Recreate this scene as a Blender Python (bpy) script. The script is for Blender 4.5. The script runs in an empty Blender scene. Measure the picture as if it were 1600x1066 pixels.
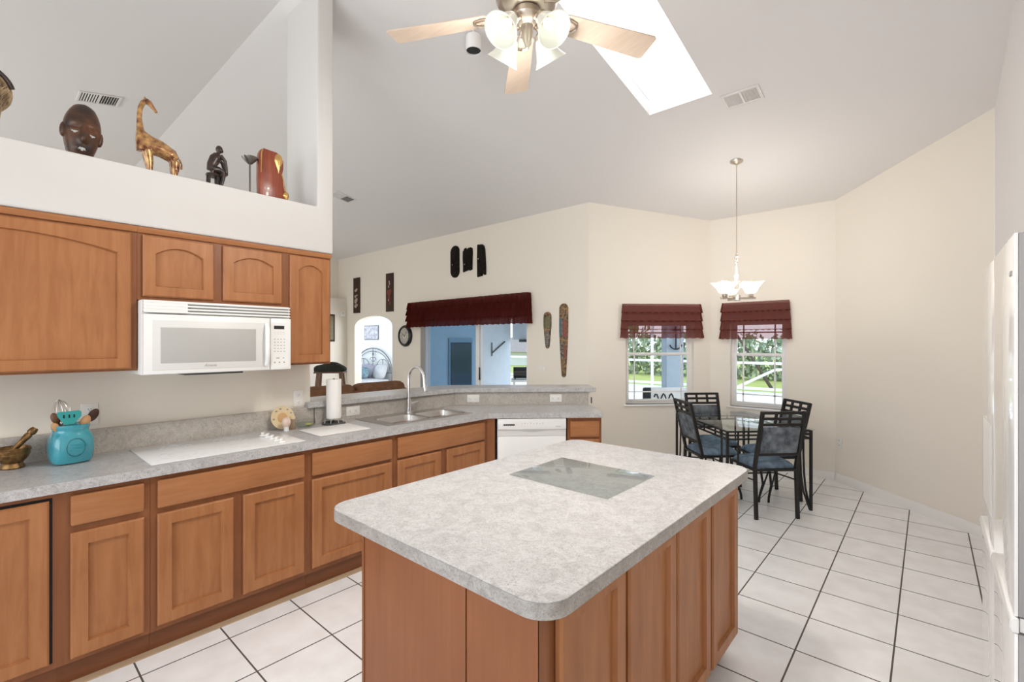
import bpy, bmesh, math, random
from mathutils import Vector, Matrix, Euler
random.seed(7)
sc = bpy.context.scene
COL = sc.collection
PI = math.pi
R = math.radians

# ------------------------------------------------------------------ camera
cam_d = bpy.data.cameras.new('camera')
cam_d.sensor_width = 36.0
cam_d.lens = 735.0 / 1600.0 * 36.0
cam_d.shift_y = 2.0 / 1600.0
cam_d.clip_start = 0.02
cam_d.clip_end = 200
cam = bpy.data.objects.new('camera', cam_d)
COL.objects.link(cam)
cam.location = (0, 0, 1.525)
cam.rotation_euler = (R(90), 0, R(41.5))
sc.camera = cam

# ------------------------------------------------------------------ world and exposure
vs = sc.view_settings
sc.display_settings.display_device = 'sRGB'
vs.view_transform = 'Standard'
vs.look = 'None'
vs.gamma = 1.0
vs.exposure = 0.36
vs.use_curve_mapping = False
sc.cycles.use_denoising = True
sc.cycles.max_bounces = 10
sc.cycles.diffuse_bounces = 6
sc.cycles.transparent_max_bounces = 16
sc.cycles.sample_clamp_indirect = 6.0
sc.cycles.caustics_reflective = False
sc.cycles.caustics_refractive = False

w = bpy.data.worlds.new('sky')
sc.world = w
w.use_nodes = True
nt = w.node_tree
bg = nt.nodes['Background']
tc = nt.nodes.new('ShaderNodeTexCoord')
sep = nt.nodes.new('ShaderNodeSeparateXYZ')
cr = nt.nodes.new('ShaderNodeValToRGB')
nt.links.new(tc.outputs['Generated'], sep.inputs[0])
nt.links.new(sep.outputs['Z'], cr.inputs[0])
cr.color_ramp.elements[0].position = 0.0
cr.color_ramp.elements[0].color = (0.86, 0.93, 1.0, 1)
cr.color_ramp.elements[1].position = 0.5
cr.color_ramp.elements[1].color = (0.62, 0.80, 1.0, 1)
nt.links.new(cr.outputs[0], bg.inputs[0])
bg.inputs[1].default_value = 2.0


def area(name, loc, rot, sx, sy, power, col=(1, 1, 1), spread=180):
    l = bpy.data.lights.new(name, 'AREA')
    l.shape = 'RECTANGLE'; l.size = sx; l.size_y = sy
    l.energy = power; l.color = col; l.spread = R(spread)
    o = bpy.data.objects.new(name, l); COL.objects.link(o)
    o.location = loc; o.rotation_euler = [R(v) for v in rot]
    return o


# added soft fill light behind the camera, no known source there
area('rear_fill', (-1.3, -2.9, 1.7), (90, 0, 0), 3.6, 2.6, 36, (1.0, 0.98, 0.97))
# added warm fill to light the living side from out of view
area('family_room_fill', (-6.4, -2.9, 1.6), (90, 0, 0), 4.0, 2.4, 42, (1.0, 0.90, 0.72))
# daylight coming down the skylight
area('daylight_over_skylight', (-1.58, 3.15, 4.70), (0, 0, 0), 0.5, 1.5, 14, (0.95, 0.98, 1.0))
# added area light that brightens the bedroom; no window is built
area('bedroom_fill', (-7.5, 6.1, 1.6), (0, 90, 0), 1.0, 1.2, 30, (0.93, 0.97, 1.0))


# ------------------------------------------------------------------ materials
def newmat(name):
    m = bpy.data.materials.new(name); m.use_nodes = True
    nt = m.node_tree
    return m, nt, nt.nodes['Principled BSDF']


def mat(name, col, rough=0.5, metal=0.0, bump=0.0, bscale=60, var=0.0, vscale=8, stretch=(1, 1, 1), col2=None, coat=0.0, spec=None):
    m, nt, p = newmat(name)
    p.inputs['Base Color'].default_value = (*col, 1)
    p.inputs['Roughness'].default_value = rough
    p.inputs['Metallic'].default_value = metal
    if coat: p.inputs['Coat Weight'].default_value = coat
    if spec is not None: p.inputs['Specular IOR Level'].default_value = spec
    tc = nt.nodes.new('ShaderNodeTexCoord')
    mp = nt.nodes.new('ShaderNodeMapping'); mp.inputs['Scale'].default_value = stretch
    nt.links.new(tc.outputs['Object'], mp.inputs[0])
    if var or col2:
        n = nt.nodes.new('ShaderNodeTexNoise'); n.inputs['Scale'].default_value = vscale; n.inputs['Detail'].default_value = 5
        nt.links.new(mp.outputs[0], n.inputs['Vector'])
        r = nt.nodes.new('ShaderNodeValToRGB')
        c2 = col2 or tuple(c * (1 - var) for c in col)
        r.color_ramp.elements[0].position = 0.35; r.color_ramp.elements[0].color = (*c2, 1)
        r.color_ramp.elements[1].position = 0.68; r.color_ramp.elements[1].color = (*col, 1)
        nt.links.new(n.outputs['Fac'], r.inputs[0]); nt.links.new(r.outputs[0], p.inputs['Base Color'])
    if bump:
        n2 = nt.nodes.new('ShaderNodeTexNoise'); n2.inputs['Scale'].default_value = bscale; n2.inputs['Detail'].default_value = 4
        nt.links.new(mp.outputs[0], n2.inputs['Vector'])
        b = nt.nodes.new('ShaderNodeBump'); b.inputs['Strength'].default_value = bump; b.inputs['Distance'].default_value = 0.01
        nt.links.new(n2.outputs['Fac'], b.inputs['Height']); nt.links.new(b.outputs[0], p.inputs['Normal'])
    return m


def emit(name, col, st, base=(1, 1, 1)):
    m, nt, p = newmat(name)
    p.inputs['Base Color'].default_value = (*base, 1)
    p.inputs['Emission Color'].default_value = (*col, 1)
    p.inputs['Emission Strength'].default_value = st
    p.inputs['Roughness'].default_value = 0.4
    return m


def glass(name, tint=(1, 1, 1), refl=0.12, rough=0.0):
    """window glass: clear, with a fresnel reflection"""
    m = bpy.data.materials.new(name); m.use_nodes = True
    nt = m.node_tree; nt.nodes.clear()
    o = nt.nodes.new('ShaderNodeOutputMaterial'); mx = nt.nodes.new('ShaderNodeMixShader')
    t = nt.nodes.new('ShaderNodeBsdfTransparent'); t.inputs[0].default_value = (*tint, 1)
    g = nt.nodes.new('ShaderNodeBsdfGlossy'); g.inputs['Roughness'].default_value = rough
    f = nt.nodes.new('ShaderNodeLayerWeight'); f.inputs['Blend'].default_value = refl
    ge = nt.nodes.new('ShaderNodeNewGeometry'); iv = nt.nodes.new('ShaderNodeMath'); iv.operation = 'SUBTRACT'; iv.inputs[0].default_value = 1.0
    ml = nt.nodes.new('ShaderNodeMath'); ml.operation = 'MULTIPLY'
    nt.links.new(ge.outputs['Backfacing'], iv.inputs[1]); nt.links.new(iv.outputs[0], ml.inputs[0]); nt.links.new(f.outputs['Fresnel'], ml.inputs[1])
    nt.links.new(ml.outputs[0], mx.inputs[0]); nt.links.new(t.outputs[0], mx.inputs[1]); nt.links.new(g.outputs[0], mx.inputs[2])
    nt.links.new(mx.outputs[0], o.inputs[0])
    return m


def wood(name, c1, c2, stretch, rough=0.38, scale=3.0):
    m, nt, p = newmat(name)
    tc = nt.nodes.new('ShaderNodeTexCoord'); mp = nt.nodes.new('ShaderNodeMapping'); mp.inputs['Scale'].default_value = stretch
    nt.links.new(tc.outputs['Object'], mp.inputs[0])
    n = nt.nodes.new('ShaderNodeTexNoise'); n.inputs['Scale'].default_value = scale; n.inputs['Detail'].default_value = 8; n.inputs['Roughness'].default_value = 0.62
    n.inputs['Distortion'].default_value = 0.6
    nt.links.new(mp.outputs[0], n.inputs['Vector'])
    r = nt.nodes.new('ShaderNodeValToRGB')
    r.color_ramp.elements[0].position = 0.30; r.color_ramp.elements[0].color = (*c2, 1)
    r.color_ramp.elements[1].position = 0.72; r.color_ramp.elements[1].color = (*c1, 1)
    n3 = nt.nodes.new('ShaderNodeTexNoise'); n3.inputs['Scale'].default_value = 3.2; n3.inputs['Detail'].default_value = 3
    nt.links.new(tc.outputs['Object'], n3.inputs['Vector'])
    mx = nt.nodes.new('ShaderNodeMix'); mx.data_type = 'RGBA'; mx.blend_type = 'MULTIPLY'; mx.inputs['Factor'].default_value = 0.45
    rr = nt.nodes.new('ShaderNodeValToRGB')
    rr.color_ramp.elements[0].position = 0.3; rr.color_ramp.elements[0].color = (0.72, 0.66, 0.62, 1)
    rr.color_ramp.elements[1].position = 0.7; rr.color_ramp.elements[1].color = (1, 1, 1, 1)
    nt.links.new(n.outputs['Fac'], r.inputs[0]); nt.links.new(n3.outputs['Fac'], rr.inputs[0])
    nt.links.new(r.outputs[0], mx.inputs['A']); nt.links.new(rr.outputs[0], mx.inputs['B'])
    nt.links.new(mx.outputs['Result'], p.inputs['Base Color'])
    p.inputs['Roughness'].default_value = rough
    p.inputs['Specular IOR Level'].default_value = 0.3
    return m


def laminate(name, base, mid, dark, rough=0.3):
    m, nt, p = newmat(name)
    tc = nt.nodes.new('ShaderNodeTexCoord')
    n1 = nt.nodes.new('ShaderNodeTexNoise'); n1.inputs['Scale'].default_value = 16; n1.inputs['Detail'].default_value = 10; n1.inputs['Roughness'].default_value = 0.72
    n1.inputs['Distortion'].default_value = 1.1
    n2 = nt.nodes.new('ShaderNodeTexNoise'); n2.inputs['Scale'].default_value = 130; n2.inputs['Detail'].default_value = 3
    n2.inputs['Distortion'].default_value = 1.5
    for n in (n1, n2): nt.links.new(tc.outputs['Object'], n.inputs['Vector'])
    r1 = nt.nodes.new('ShaderNodeValToRGB')
    r1.color_ramp.elements[0].position = 0.38; r1.color_ramp.elements[0].color = (*mid, 1)
    r1.color_ramp.elements[1].position = 0.58; r1.color_ramp.elements[1].color = (*base, 1)
    r2 = nt.nodes.new('ShaderNodeValToRGB')
    r2.color_ramp.elements[0].position = 0.36; r2.color_ramp.elements[0].color = (1, 1, 1, 1)
    r2.color_ramp.elements[1].position = 0.50; r2.color_ramp.elements[1].color = (0, 0, 0, 1)
    mul = nt.nodes.new('ShaderNodeMath'); mul.operation = 'MULTIPLY'; mul.inputs[1].default_value = 0.55
    mx = nt.nodes.new('ShaderNodeMix'); mx.data_type = 'RGBA'; mx.inputs['B'].default_value = (*dark, 1)
    nt.links.new(n1.outputs['Fac'], r1.inputs[0]); nt.links.new(n2.outputs['Fac'], r2.inputs[0])
    nt.links.new(r2.outputs[0], mul.inputs[0]); nt.links.new(mul.outputs[0], mx.inputs['Factor'])
    nt.links.new(r1.outputs[0], mx.inputs['A']); nt.links.new(mx.outputs['Result'], p.inputs['Base Color'])
    p.inputs['Roughness'].default_value = rough
    return m


def tiles():
    m, nt, p = newmat('white floor tile')
    tc = nt.nodes.new('ShaderNodeTexCoord'); sp = nt.nodes.new('ShaderNodeSeparateXYZ')
    nt.links.new(tc.outputs['Object'], sp.inputs[0])
    def mth(op, a, b=None):
        n = nt.nodes.new('ShaderNodeMath'); n.operation = op
        for i, v in enumerate((a, b)):
            if v is None: continue
            if isinstance(v, (int, float)): n.inputs[i].default_value = v
            else: nt.links.new(v, n.inputs[i])
        return n.outputs[0]
    T = 0.3668
    out = []; cells = []
    for ax, o in (('X', -0.494), ('Y', 0.4845)):
        q = mth('DIVIDE', mth('SUBTRACT', sp.outputs[ax], o), T if ax == 'X' else 0.3652)
        fr = mth('SUBTRACT', q, mth('FLOOR', mth('ADD', q, 0.5)))
        out.append(mth('ABSOLUTE', fr)); cells.append(mth('FLOOR', q))
    d = mth('MINIMUM', out[0], out[1])
    g = mth('LESS_THAN', d, 0.0105)
    cmb = nt.nodes.new('ShaderNodeCombineXYZ'); nt.links.new(cells[0], cmb.inputs[0]); nt.links.new(cells[1], cmb.inputs[1])
    wn = nt.nodes.new('ShaderNodeTexWhiteNoise'); wn.noise_dimensions = '3D'; nt.links.new(cmb.outputs[0], wn.inputs['Vector'])
    ns = nt.nodes.new('ShaderNodeTexNoise'); ns.inputs['Scale'].default_value = 7; ns.inputs['Detail'].default_value = 6
    nt.links.new(tc.outputs['Object'], ns.inputs['Vector'])
    r = nt.nodes.new('ShaderNodeValToRGB')
    r.color_ramp.elements[0].position = 0.35; r.color_ramp.elements[0].color = (0.77, 0.755, 0.75, 1)
    r.color_ramp.elements[1].position = 0.65; r.color_ramp.elements[1].color = (0.84, 0.835, 0.835, 1)
    nt.links.new(ns.outputs['Fac'], r.inputs[0])
    hv = nt.nodes.new('ShaderNodeHueSaturation'); nt.links.new(r.outputs[0], hv.inputs['Color'])
    nt.links.new(mth('ADD', mth('MULTIPLY', wn.outputs['Value'], 0.05), 0.975), hv.inputs['Value'])
    mx = nt.nodes.new('ShaderNodeMix'); mx.data_type = 'RGBA'; mx.inputs['B'].default_value = (0.085, 0.07, 0.06, 1)
    nt.links.new(g, mx.inputs['Factor']); nt.links.new(hv.outputs[0], mx.inputs['A'])
    nt.links.new(mx.outputs['Result'], p.inputs['Base Color'])
    nt.links.new(mth('ADD', mth('MULTIPLY', g, 0.5), 0.28), p.inputs['Roughness'])
    bp = nt.nodes.new('ShaderNodeBump'); bp.inputs['Strength'].default_value = 0.5; bp.inputs['Distance'].default_value = 0.003
    nt.links.new(mth('SUBTRACT', 1.0, g), bp.inputs['Height']); nt.links.new(bp.outputs[0], p.inputs['Normal'])
    return m


def sheer(name, col, clear):
    m = bpy.data.materials.new(name); m.use_nodes = True
    nt = m.node_tree; nt.nodes.clear()
    o = nt.nodes.new('ShaderNodeOutputMaterial')
    d = nt.nodes.new('ShaderNodeBsdfDiffuse'); d.inputs[0].default_value = (*col, 1)
    tl = nt.nodes.new('ShaderNodeBsdfTranslucent'); tl.inputs[0].default_value = (*[min(1, c * 1.5) for c in col], 1)
    tr = nt.nodes.new('ShaderNodeBsdfTransparent'); tr.inputs[0].default_value = (0.95, 0.78, 0.80, 1)
    a = nt.nodes.new('ShaderNodeMixShader'); a.inputs[0].default_value = 0.3
    b = nt.nodes.new('ShaderNodeMixShader'); b.inputs[0].default_value = clear
    nt.links.new(d.outputs[0], a.inputs[1]); nt.links.new(tl.outputs[0], a.inputs[2])
    nt.links.new(a.outputs[0], b.inputs[1]); nt.links.new(tr.outputs[0], b.inputs[2]); nt.links.new(b.outputs[0], o.inputs[0])
    return m


M = {}
M['wall'] = mat('cream wall paint', (0.79, 0.737, 0.655), 0.85, bump=0.05, bscale=180)
M['white'] = mat('white ceiling paint', (0.755, 0.735, 0.73), 0.9, bump=0.08, bscale=120)
M['soffit'] = mat('toned down ceiling paint', (0.63, 0.615, 0.60), 0.85, bump=0.05, bscale=150)  # ceiling paint, darkened to offset the strong light on the soffit
M['trim'] = mat('white trim paint', (0.82, 0.80, 0.78), 0.45, var=0.02)
M['floor'] = tiles()
WC = ((0.435, 0.193, 0.080), (0.335, 0.133, 0.050))
M['wood'] = wood('maple vertical grain', WC[0], WC[1], (9, 9, 0.9))
M['woodh'] = wood('maple horizontal grain', WC[0], WC[1], (0.9, 9, 9))
M['woodd'] = wood('maple frame darkened', (0.30, 0.118, 0.049), (0.235, 0.087, 0.035), (9, 9, 0.9))  # maple darkened so the gaps between doors look shadowed
M['shaded'] = wood('maple veneer end panel', (0.285, 0.106, 0.042), (0.24, 0.084, 0.032), (12, 12, 0.7))  # darker copy of the maple, shade of the island end put into its colour
M['shoe'] = mat('tan floor edge strip', (0.46, 0.33, 0.21), 0.6, var=0.1)
M['pewter'] = mat('dark pewter', (0.22, 0.20, 0.18), 0.3, 0.9, var=0.1)
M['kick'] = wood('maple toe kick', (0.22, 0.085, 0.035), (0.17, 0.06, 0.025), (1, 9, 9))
M['counter'] = laminate('grey speckled laminate', (0.54, 0.532, 0.535), (0.41, 0.40, 0.40), (0.20, 0.19, 0.185))
M['edge'] = laminate('laminate edge', (0.42, 0.40, 0.38), (0.32, 0.295, 0.275), (0.17, 0.15, 0.13), 0.35)
M['splash'] = laminate('shade toned splash', (0.52, 0.485, 0.44), (0.42, 0.38, 0.335), (0.24, 0.21, 0.185), 0.35)  # counter laminate with its warm shade mixed into the colour
M['appl'] = mat('white appliance enamel', (0.82, 0.815, 0.80), 0.25, var=0.01)
M['appl2'] = mat('off white appliance plastic', (0.70, 0.69, 0.675), 0.35, var=0.01)
M['fridge'] = mat('glossy white fridge door', (0.86, 0.86, 0.855), 0.05, coat=0.6, var=0.01)
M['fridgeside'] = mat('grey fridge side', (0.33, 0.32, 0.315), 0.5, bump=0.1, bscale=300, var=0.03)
M['mwglass'] = mat('microwave window', (0.45, 0.44, 0.425), 0.22, var=0.03)
M['black'] = mat('black plastic', (0.012, 0.012, 0.013), 0.35, var=0.1)
M['dark'] = mat('dark gap', (0.006, 0.005, 0.005), 0.8, var=0.1)
M['grey'] = mat('grey print', (0.30, 0.30, 0.30), 0.6, var=0.02)
M['lgrey'] = mat('light grey print', (0.55, 0.54, 0.54), 0.6, var=0.02)
M['iron'] = mat('black iron', (0.010, 0.0085, 0.008), 0.5, var=0.2, bump=0.05)
M['steel'] = mat('brushed stainless steel', (0.62, 0.60, 0.58), 0.28, 1.0, var=0.06, vscale=30, stretch=(1, 30, 30))
M['chrome'] = mat('chrome', (0.78, 0.78, 0.80), 0.09, 1.0, var=0.02)
M['nickel'] = mat('brushed nickel', (0.62, 0.55, 0.47), 0.3, 1.0, var=0.05)
M['ceram'] = mat('white ceramic glass', (0.83, 0.83, 0.83), 0.12, var=0.02)
M['cutboard'] = mat('white cutting board', (0.80, 0.785, 0.76), 0.4, var=0.02)
M['burn'] = mat('grey burner print', (0.55, 0.55, 0.56), 0.3, var=0.05)
M['plate'] = mat('outlet plate', (0.80, 0.78, 0.74), 0.4, var=0.01)
M['teal'] = mat('turquoise glaze', (0.055, 0.36, 0.44), 0.12, col2=(0.035, 0.25, 0.32), vscale=5, coat=0.5, bump=0.04, bscale=25)
M['tealp'] = mat('teal silicone', (0.02, 0.30, 0.30), 0.4, var=0.05)
M['spoon'] = mat('pale wooden spoon', (0.55, 0.30, 0.13), 0.55, var=0.2, stretch=(8, 8, 1))
M['spoond'] = mat('dark wooden spoon', (0.06, 0.018, 0.008), 0.35, var=0.3, stretch=(8, 8, 1))
M['brass'] = mat('aged brass', (0.33, 0.19, 0.075), 0.38, 0.85, col2=(0.16, 0.085, 0.035), vscale=40, bump=0.3, bscale=90)
M['gold'] = mat('gold metal', (0.72, 0.45, 0.16), 0.25, 0.95, var=0.1)
M['maskwood'] = mat('dark carved wood', (0.13, 0.042, 0.010), 0.4, col2=(0.02, 0.008, 0.004), vscale=11, stretch=(1, 1, 1), bump=0.1, bscale=60, coat=0.1)
M['giraffe'] = mat('copper giraffe glaze', (0.62, 0.36, 0.13), 0.24, 0.4, col2=(0.13, 0.03, 0.012), vscale=30, coat=0.4)
M['ebony'] = mat('ebony carving', (0.045, 0.020, 0.014), 0.32, col2=(0.016, 0.009, 0.008), vscale=20)
M['redwood'] = mat('red polished wood', (0.30, 0.060, 0.022), 0.3, col2=(0.19, 0.03, 0.012), vscale=6, stretch=(10, 10, 1), coat=0.2)
M['raffia'] = mat('raffia', (0.50, 0.37, 0.22), 0.9, col2=(0.13, 0.08, 0.045), vscale=45, stretch=(1, 1, .45), bump=0.9, bscale=70)
M['maskblack'] = mat('black carved mask', (0.020, 0.013, 0.010), 0.8, col2=(0.005, 0.004, 0.003), vscale=26, stretch=(3, 1, 1), bump=0.4, bscale=50, spec=0.15)
M['paint_tan'] = mat('painted mask pattern', (0.36, 0.21, 0.08), 0.5, col2=(0.015, 0.01, 0.008), vscale=38)
M['paint_grey'] = mat('painted mask grey', (0.26, 0.22, 0.19), 0.5, col2=(0.03, 0.025, 0.02), vscale=40)
M['paint_red'] = mat('painted mask red', (0.22, 0.06, 0.035), 0.5, var=0.3, vscale=30)
M['paint_blue'] = mat('painted mask blue', (0.10, 0.16, 0.19), 0.5, var=0.3, vscale=30)
M['paint_green'] = mat('painted mask olive', (0.15, 0.13, 0.05), 0.5, var=0.3, vscale=40)
M['plaque'] = mat('dark brown plaque', (0.045, 0.015, 0.006), 0.7, var=0.3, stretch=(8, 8, 1))
M['shell'] = mat('pale inlay', (0.42, 0.34, 0.29), 0.4, var=0.2, vscale=60)
M['redpaint'] = mat('red floral paint', (0.22, 0.035, 0.02), 0.5, var=0.3, vscale=60)
M['clockface'] = mat('pale clock face', (0.55, 0.50, 0.45), 0.5, var=0.1)
M['sofa'] = mat('brown suede', (0.205, 0.095, 0.045), 0.9, col2=(0.15, 0.065, 0.03), vscale=14, bump=0.2, bscale=40)
M['greencloth'] = mat('dark green fabric', (0.018, 0.022, 0.012), 0.85, col2=(0.008, 0.009, 0.006), vscale=30, bump=0.4, bscale=30)
M['standwood'] = mat('brown stand wood', (0.17, 0.075, 0.03), 0.5, var=0.3, stretch=(8, 8, 1))
M['val'] = sheer('sheer burgundy voile', (0.125, 0.022, 0.013), 0.27)
M['val2'] = sheer('dense burgundy voile', (0.075, 0.011, 0.008), 0.06)
M['blade'] = wood('pale oak fan blade', (0.72, 0.60, 0.49), (0.62, 0.50, 0.40), (1.2, 14, 14), 0.45)
M['bladeedge'] = mat('dark blade edge', (0.12, 0.07, 0.04), 0.5, var=0.1)
M['shade'] = emit('lit frosted glass', (1.0, 0.90, 0.74), 0.36, (.30, .34, .31))
M['bulb'] = emit('lit bulb', (1.0, 0.9, 0.75), 2.5)
M['dish'] = emit('lit pendant glass', (1.0, 0.92, 0.80), 0.85, (.4, .38, .35))
M['glass'] = glass('clear window glass')
M['tableglass'] = glass('table top glass', (0.90, 0.95, 0.94), 0.35)
M['board'] = glass('tempered glass board', (0.86, 0.875, 0.87), 0.22, 0.06)
M['glassware'] = glass('clear glassware', (0.93, 0.95, 0.94), 0.2)
M['sliderglass'] = glass('reflection toned slider glass', (0.66, 0.78, 0.88), 0.16)  # blue tint stands in for the screen and reflection on this pane
M['navy'] = mat('blue grey seat fabric', (0.17, 0.235, 0.31), 0.9, col2=(0.075, 0.11, 0.155), vscale=16, bump=0.25, bscale=22)
M['pad'] = mat('slate back pad fabric', (0.20, 0.225, 0.25), 0.9, col2=(0.055, 0.065, 0.08), vscale=14)
M['paper'] = mat('white paper towel', (0.84, 0.82, 0.80), 0.9, bump=0.15, bscale=90, var=0.02)
M['vent'] = mat('white vent metal', (0.72, 0.70, 0.685), 0.5, var=0.02)
M['ventd'] = mat('dark duct', (0.05, 0.045, 0.04), 0.9, var=0.1)
M['grass'] = mat('lawn', (0.46, 0.47, 0.13), 0.9, col2=(0.36, 0.38, 0.10), vscale=2.5, bump=0.4, bscale=40)
M['deck'] = mat('pale pool deck', (0.72, 0.74, 0.74), 0.8, var=0.06, vscale=3)
M['leafd'] = mat('dark leaves', (0.46, 0.51, 0.36), 0.7, col2=(0.30, 0.35, 0.22), vscale=2)
M['leafm'] = mat('pale leaves', (0.62, 0.68, 0.48), 0.7, col2=(0.44, 0.50, 0.33), vscale=2)
M['bark'] = mat('bark', (0.12, 0.085, 0.06), 0.9, var=0.3, vscale=20)
M['alu'] = mat('white aluminium', (0.85, 0.85, 0.85), 0.5, var=0.02)
M['stucco'] = mat('blue grey stucco', (0.46, 0.52, 0.57), 0.9, bump=0.3, bscale=80, var=0.05)
M['stuccow'] = mat('pale stucco', (0.74, 0.76, 0.78), 0.9, bump=0.3, bscale=80, var=0.05)
M['winddark'] = mat('dark window glass', (0.03, 0.045, 0.06), 0.15, var=0.1)
M['rooft'] = mat('brown shingle roof', (0.30, 0.24, 0.21), 0.9, var=0.2, vscale=6)
M['bedw'] = mat('bedroom white paint', (0.83, 0.85, 0.86), 0.9, var=0.01)
M['bedsheet'] = mat('pale bedding', (0.62, 0.63, 0.66), 0.9, var=0.15, vscale=10)
M['bedblue'] = mat('blue patterned cushion', (0.25, 0.40, 0.46), 0.9, col2=(0.10, 0.13, 0.16), vscale=18)
M['bedpurple'] = mat('lilac cushion', (0.42, 0.40, 0.50), 0.9, var=0.2, vscale=10)
M['greyiron'] = mat('grey iron', (0.17, 0.17, 0.18), 0.5, var=0.1)
M['art'] = mat('pale picture', (0.72, 0.72, 0.74), 0.5, col2=(0.36, 0.34, 0.42), vscale=14)
M['beige'] = mat('beige plate', (0.62, 0.37, 0.17), 0.3, var=0.05, vscale=10)
M['cream'] = mat('cream glaze', (0.72, 0.58, 0.36), 0.3, var=0.05, vscale=10)
M['pink'] = mat('translucent pink shaker', (0.72, 0.55, 0.47), 0.35, var=0.05)
M['taup'] = mat('taupe shaker', (0.33, 0.24, 0.16), 0.35, var=0.1)
M['lemon'] = mat('yellow green soap', (0.55, 0.52, 0.18), 0.5, var=0.1)
M['rubber'] = mat('charcoal stand', (0.06, 0.06, 0.06), 0.45, var=0.1)


# ------------------------------------------------------------------ mesh builder
class MB:
    def __init__(s): s.bm = bmesh.new()

    def _x(s, vs, Mx):
        if Mx is not None: bmesh.ops.transform(s.bm, matrix=Mx, verts=vs)

    def box(s, x0, x1, y0, y1, z0, z1, bev=0, seg=2, Mx=None):
        x0, x1 = min(x0, x1), max(x0, x1); y0, y1 = min(y0, y1), max(y0, y1); z0, z1 = min(z0, z1), max(z0, z1)
        v = [s.bm.verts.new(p) for p in ((x0, y0, z0), (x1, y0, z0), (x1, y1, z0), (x0, y1, z0), (x0, y0, z1), (x1, y0, z1), (x1, y1, z1), (x0, y1, z1))]
        f = [s.bm.faces.new([v[i] for i in q]) for q in ((3, 2, 1, 0), (4, 5, 6, 7), (0, 1, 5, 4), (1, 2, 6, 5), (2, 3, 7, 6), (3, 0, 4, 7))]
        if bev:
            e = list({e for ff in f for e in ff.edges})
            r = bmesh.ops.bevel(s.bm, geom=e, offset=min(bev, 0.49 * min(x1 - x0, y1 - y0, z1 - z0)), segments=seg, affect='EDGES', profile=0.5)
            vv = list({vt for ff in r['faces'] for vt in ff.verts} | {vt for vt in v if vt.is_valid})
            v = vv
        s._x(v, Mx); return s

    def prism(s, pts, d0, d1, axis='z', bev=0, seg=2, Mx=None):
        """pts 2D polygon. axis z: (x,y); axis y: (x,z); axis x: (y,z)"""
        def mk(p, d): return {'z': (p[0], p[1], d), 'y': (p[0], d, p[1]), 'x': (d, p[0], p[1])}[axis]
        a = [s.bm.verts.new(mk(p, d0)) for p in pts]; b = [s.bm.verts.new(mk(p, d1)) for p in pts]
        n = len(pts); fs = [s.bm.faces.new(a), s.bm.faces.new(b)]
        for i in range(n): fs.append(s.bm.faces.new((a[i], a[(i + 1) % n], b[(i + 1) % n], b[i])))
        bmesh.ops.recalc_face_normals(s.bm, faces=fs)
        v = a + b
        if bev:
            e = list({e for ff in fs for e in ff.edges})
            r = bmesh.ops.bevel(s.bm, geom=e, offset=bev, segments=seg, affect='EDGES', profile=0.5)
            v = list({vt for ff in r['faces'] for vt in ff.verts} | {vt for vt in v if vt.is_valid})
        s._x(v, Mx); return s

    def loft(s, rings, closed=True, cap=True):
        rr = [[s.bm.verts.new(p) for p in r] for r in rings]
        fs = []
        for a, b in zip(rr, rr[1:]):
            n = len(a)
            for i in range(n if closed else n - 1):
                j = (i + 1) % n
                fs.append(s.bm.faces.new((a[i], a[j], b[j], b[i])))
        if cap and closed:
            fs.append(s.bm.faces.new(list(reversed(rr[0])))); fs.append(s.bm.faces.new(rr[-1]))
        bmesh.ops.recalc_face_normals(s.bm, faces=fs)
        return s

    def tube(s, path, r, n=8, closed=False):
        path = [Vector(p) for p in path]; k = len(path)
        rs = r if isinstance(r, (list, tuple)) else [r] * k
        rings = []; up = None
        for i, p in enumerate(path):
            if closed: t = path[(i + 1) % k] - path[i - 1]
            else: t = path[min(i + 1, k - 1)] - path[max(i - 1, 0)]
            t.normalize()
            if up is None:
                up = Vector((0, 0, 1)) if abs(t.z) < 0.9 else Vector((1, 0, 0))
            up = (up - t * up.dot(t)).normalized(); sd = t.cross(up)
            rings.append([p + (up * math.cos(2 * PI * q / n) + sd * math.sin(2 * PI * q / n)) * rs[i] for q in range(n)])
        if closed: rings.append(rings[0]); s.loft(rings, cap=False)
        else: s.loft(rings)
        return s

    def bar(s, a, b, w, h=None, bev=0):
        """rectangular bar from a to b"""
        a = Vector(a); b = Vector(b); h = h or w; t = (b - a); L = t.length; t.normalize()
        up = Vector((0, 0, 1)) if abs(t.z) < 0.95 else Vector((0, 1, 0))
        sd = t.cross(up).normalized(); up = sd.cross(t)
        Mx = Matrix((( t.x, sd.x, up.x, a.x), (t.y, sd.y, up.y, a.y), (t.z, sd.z, up.z, a.z), (0, 0, 0, 1)))
        return s.box(0, L, -w / 2, w / 2, -h / 2, h / 2, bev, 1, Mx)

    def lathe(s, prof, n=28, Mx=None):
        rings = []; pre = len(s.bm.verts)
        s.bm.verts.ensure_lookup_table()
        allv = []; fs = []
        for r, z in prof:
            allv.append([s.bm.verts.new((max(r, 1e-5) * math.cos(2 * PI * q / n), max(r, 1e-5) * math.sin(2 * PI * q / n), z)) for q in range(n)])
        for a, b in zip(allv, allv[1:]):
            for i in range(n):
                j = (i + 1) % n; fs.append(s.bm.faces.new((a[i], a[j], b[j], b[i])))
        if prof[0][0] > 1e-4 and prof[0] != prof[-1]: fs.append(s.bm.faces.new(list(reversed(allv[0]))))
        if prof[-1][0] > 1e-4 and prof[0] != prof[-1]: fs.append(s.bm.faces.new(allv[-1]))
        bmesh.ops.recalc_face_normals(s.bm, faces=fs)
        s._x([v for r in allv for v in r], Mx); return s

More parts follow.
